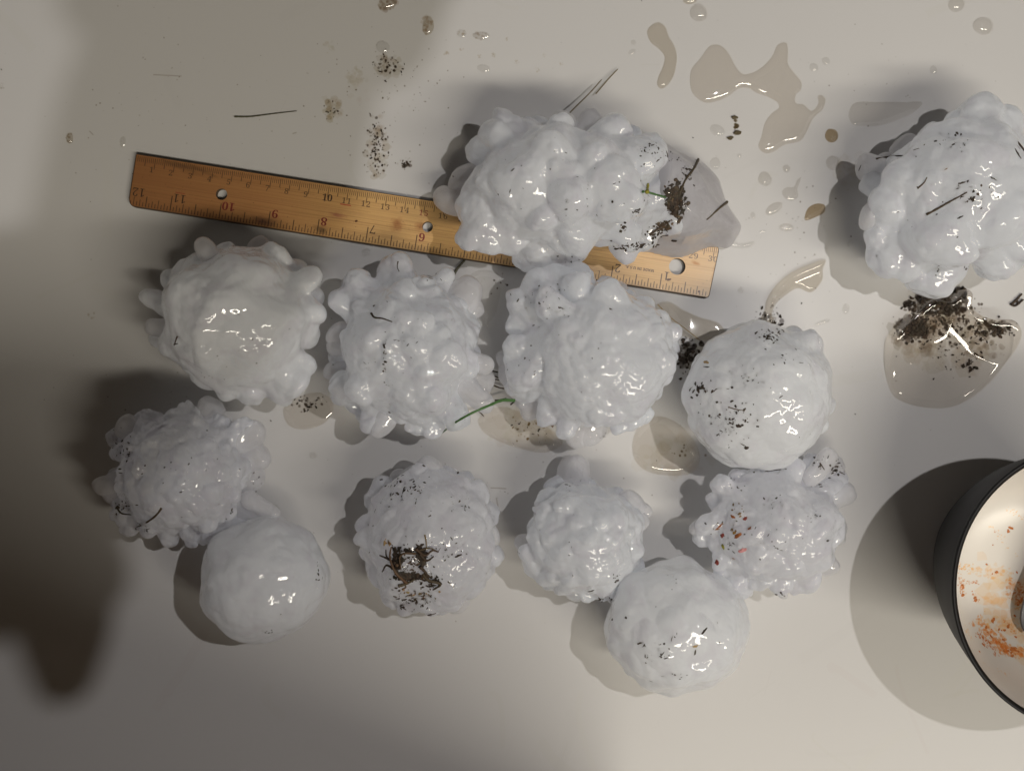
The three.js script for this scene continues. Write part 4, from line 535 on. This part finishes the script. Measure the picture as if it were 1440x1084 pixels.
blade('dry_grass', 'greyish grass stem curling from under the ruler to the toothed hailstone', 'grass', [[656, 363, 1.2], [645, 375, 1.5], [637, 388, 2], [631, 402, 3]], 1.5, 2.4, olive);
blade('straw_stalk', 'pale straw leaning against the rugged hailstone by the ruler end', 'straw', [[925, 428, 16], [945, 448, 10], [965, 463, 5], [985, 479, 1]], 0.7, 0.6, strawPale);
{
  const g = thing('green_grass', 'green grass blade with dark roots between two hailstones in the middle', 'grass', 'grass blades');
  mesh('leaf', fibre(lay([[724, 563, 28], [705, 563, 38], [688, 570, 46], [665, 580, 49], [645, 591, 46], [631, 601, 34], [619, 611, 14]]), 2.2 * S, 0.7 * S, 34, 7, 0.4), green, g);
  const roots = [[[690, 521, 5], [705, 525, 5], [722, 534, 4]], [[688, 539, 5], [705, 546, 4], [728, 546, 4]], [[682, 533, 5], [700, 534, 4], [726, 545, 4]], [[727, 545, 4], [722, 556, 5], [726, 566, 5]], [[718, 569, 3], [724, 565, 4], [728, 566, 4]], [[676, 522, 4], [700, 531, 4], [720, 541, 4]], [[671, 576, 4], [676, 581, 3], [680, 585, 2]], [[696, 563, 5], [704, 562, 6], [712, 560, 6]]].map((q) => fibre(lay(q), 1.2 * S, 0.8 * S, 12, 5));
  mesh('root', mergeGeometries(tinted(roots)), dirtMat, g);
}
{
  reseed(95); const p = W(768, 593, 0.012), sh = new THREE.Shape(), k = S;
  [[-10, -6], [-3, -4], [-2, -11], [1, -5], [6, -2], [12, -1], [17, 1], [12, 3], [9, 9], [6, 5], [2, 6], [-5, 4]].forEach(([x, y], i) => i ? sh.lineTo(x * k, -y * k) : sh.moveTo(x * k, -y * k));
  const g = new THREE.ExtrudeGeometry(sh, { depth: 0.0004, bevelEnabled: false }); g.rotateX(-Math.PI / 2); const m = mesh('leaf_scrap', g, std([0.12, 0.05, 0.02], 0.7), null); m.position.copy(p); m.rotation.set(0.25, 0, -0.15); tag(m, 'torn russet leaf scrap at the lower edge of the rugged hailstone', 'leaf scrap');
}
{
  const h = (x, y) => { const q = stones.E.hit(x, y); return q ? q.p.addScaledVector(q.n, 0.0009) : W(x, y, 0.06); };
  const g = thing('grass_sprig', 'short green sprig with a yellow bud on the biggest hailstone', 'grass');
  mesh('stem', fibre([h(902, 271), h(912, 272), h(924, 274), h(936, 277)], 1.6 * S, 1.3 * S, 14, 7), green, g);
  mesh('bud', fibre([h(908, 270), h(908, 264), h(910, 257)], 2.8 * S, 1.6 * S, 10, 7), std([0.26, 0.24, 0.03], 0.6), g);
}
{
  reseed(97); const list = []; for (const q of [[[1423, 428], [1430, 422], [1438, 413]], [[1422, 427], [1428, 430], [1440, 421]], [[1430, 420], [1433, 427]]]) list.push(fibre(lay(q, 0.001), 1.8 * S, 1.2 * S, 10, 5));
  tag(mesh('twig_scrap', mergeGeometries(tinted(list)), dirtMat, null), 'black curled twig scrap at the right edge beside the muddy puddle', 'twig');
}

// ------------------------------------------------------------------ the arm and phone above the table that shade its left side
{
  const g = thing('person', 'arm in a dark sleeve holding the phone, its shadow falling on the left', 'person', null, [0, 0, 0]);
  const skin = std([0.42, 0.25, 0.18], 0.6), cloth = std([0.06, 0.06, 0.075], 0.9);
  const capsules = (list, k, cell, fuzz = 0) => {
    const prim = list.map(([a, b, ra, rb]) => ({ a: V(...a), b: V(...b), ra, rb })), q = V(0, 0, 0), ba = V(0, 0, 0);
    const f = (x, y, z) => { let r = 1e9; for (const p of prim) { ba.subVectors(p.b, p.a); q.set(x, y, z).sub(p.a); const t = Math.max(0, Math.min(1, q.dot(ba) / (ba.lengthSq() || 1e-9))); q.addScaledVector(ba, -t); const d = q.length() - (p.ra + (p.rb - p.ra) * t); const h = Math.max(k - Math.abs(r - d), 0) / k; r = Math.min(r, d) - h * h * k * 0.25; } return r + (fuzz ? fuzz * noise(x * 45, y * 45, z * 45) : 0); };
    const lo = [1e9, 1e9, 1e9], hi = [-1e9, -1e9, -1e9]; prim.forEach((p) => [[p.a, p.ra], [p.b, p.rb]].forEach(([v, r]) => v.toArray().forEach((c, i) => { lo[i] = Math.min(lo[i], c - r - 0.01); hi[i] = Math.max(hi[i], c + r + 0.01); })));
    return surfaceNets(f, lo, hi, cell, (v, nx, ny, nz, id) => { for (let c = 0; c < nz; c++) for (let b = 0; b < ny; b++) for (let a = 0; a < nx; a++) v[id(a, b, c)] = f(lo[0] + a * cell, lo[1] + b * cell, lo[2] + c * cell); });
  };
  const finger = (pts, r0, r1) => pts.slice(1).map((p, i) => { const n = pts.length - 1, a = r0 + (r1 - r0) * i / n, b = r0 + (r1 - r0) * (i + 1) / n; return [pts[i], p, a, b]; });
  mesh('hand', capsules([
    [[0.158, 0.505, -0.125], [0.15, 0.503, -0.1], 0.025, 0.024], [[0.15, 0.503, -0.1], [0.132, 0.5, -0.072], 0.024, 0.019], [[0.146, 0.5, -0.09], [0.114, 0.494, -0.038], 0.018, 0.011], [[0.145, 0.5, -0.085], [0.124, 0.492, -0.056], 0.02, 0.013], [[0.14, 0.5, -0.085], [0.122, 0.492, -0.072], 0.019, 0.012],
    ...finger([[0.114, 0.493, -0.038], [0.112, 0.489, -0.018], [0.112, 0.489, -0.006], [0.112, 0.489, 0.004]], 0.0078, 0.0052),
    ...finger([[0.122, 0.491, -0.05], [0.1, 0.489, -0.046], [0.084, 0.492, -0.043], [0.073, 0.494, -0.041]], 0.0092, 0.007),
    ...finger([[0.121, 0.491, -0.065], [0.098, 0.489, -0.062], [0.082, 0.492, -0.058], [0.072, 0.494, -0.056]], 0.0088, 0.0067),
    ...finger([[0.122, 0.492, -0.08], [0.104, 0.49, -0.078], [0.09, 0.492, -0.074], [0.082, 0.494, -0.072]], 0.0078, 0.006),
    ...finger([[0.143, 0.508, -0.085], [0.138, 0.518, -0.06], [0.124, 0.522, -0.047], [0.112, 0.521, -0.04]], 0.013, 0.0085),
  ], 0.008, 0.0022), skin, g);
  mesh('sleeve', capsules([[[0.163, 0.508, -0.138], [0.21, 0.53, -0.235], 0.032, 0.04], [[0.21, 0.53, -0.235], [0.31, 0.57, -0.43], 0.04, 0.05], [[0.31, 0.57, -0.43], [0.3, 0.78, -0.62], 0.055, 0.07]], 0.02, 0.006, 0.006), cloth, g);
  const ph = thing('phone', 'dark phone held flat over the table by the hand, outside the picture', 'phone', null, [0.052, 0.5085, -0.031]);
  ph.rotation.y = 0.26;
  const o = new THREE.Shape(), w = 0.078, h = 0.036, r = 0.008; o.moveTo(-w + r, -h); o.lineTo(w - r, -h); o.quadraticCurveTo(w, -h, w, -h + r); o.lineTo(w, h - r); o.quadraticCurveTo(w, h, w - r, h); o.lineTo(-w + r, h); o.quadraticCurveTo(-w, h, -w, h - r); o.lineTo(-w, -h + r); o.quadraticCurveTo(-w, -h, -w + r, -h);
  const pg = new THREE.ExtrudeGeometry(o, { depth: 0.006, bevelEnabled: true, bevelSize: 0.001, bevelThickness: 0.001, bevelSegments: 3 }); pg.rotateX(-Math.PI / 2); pg.translate(0, -0.003, 0);
  mesh('phone_body', pg, std([0.02, 0.02, 0.022], 0.35), ph);
}

{
  const b = thing('cardboard_box', 'plain brown cardboard box standing beyond the near left edge, shading the lower left', 'box', null, [-0.17, 0, 0.285]), card = std([0.3, 0.2, 0.12], 0.9);
  mesh('box_body', new THREE.BoxGeometry(0.46, 0.48, 0.1).translate(0, 0.24, 0), card, b);
  for (const s of [-1, 1]) mesh('flap', new THREE.BoxGeometry(0.455, 0.003, 0.0485).translate(0, 0.4825, s * 0.0255), card, b);
  mesh('tape', new THREE.BoxGeometry(0.46, 0.0006, 0.05).translate(0, 0.4848, 0), std([0.42, 0.3, 0.17], 0.35), b);
}
renderer.render(scene, camera);
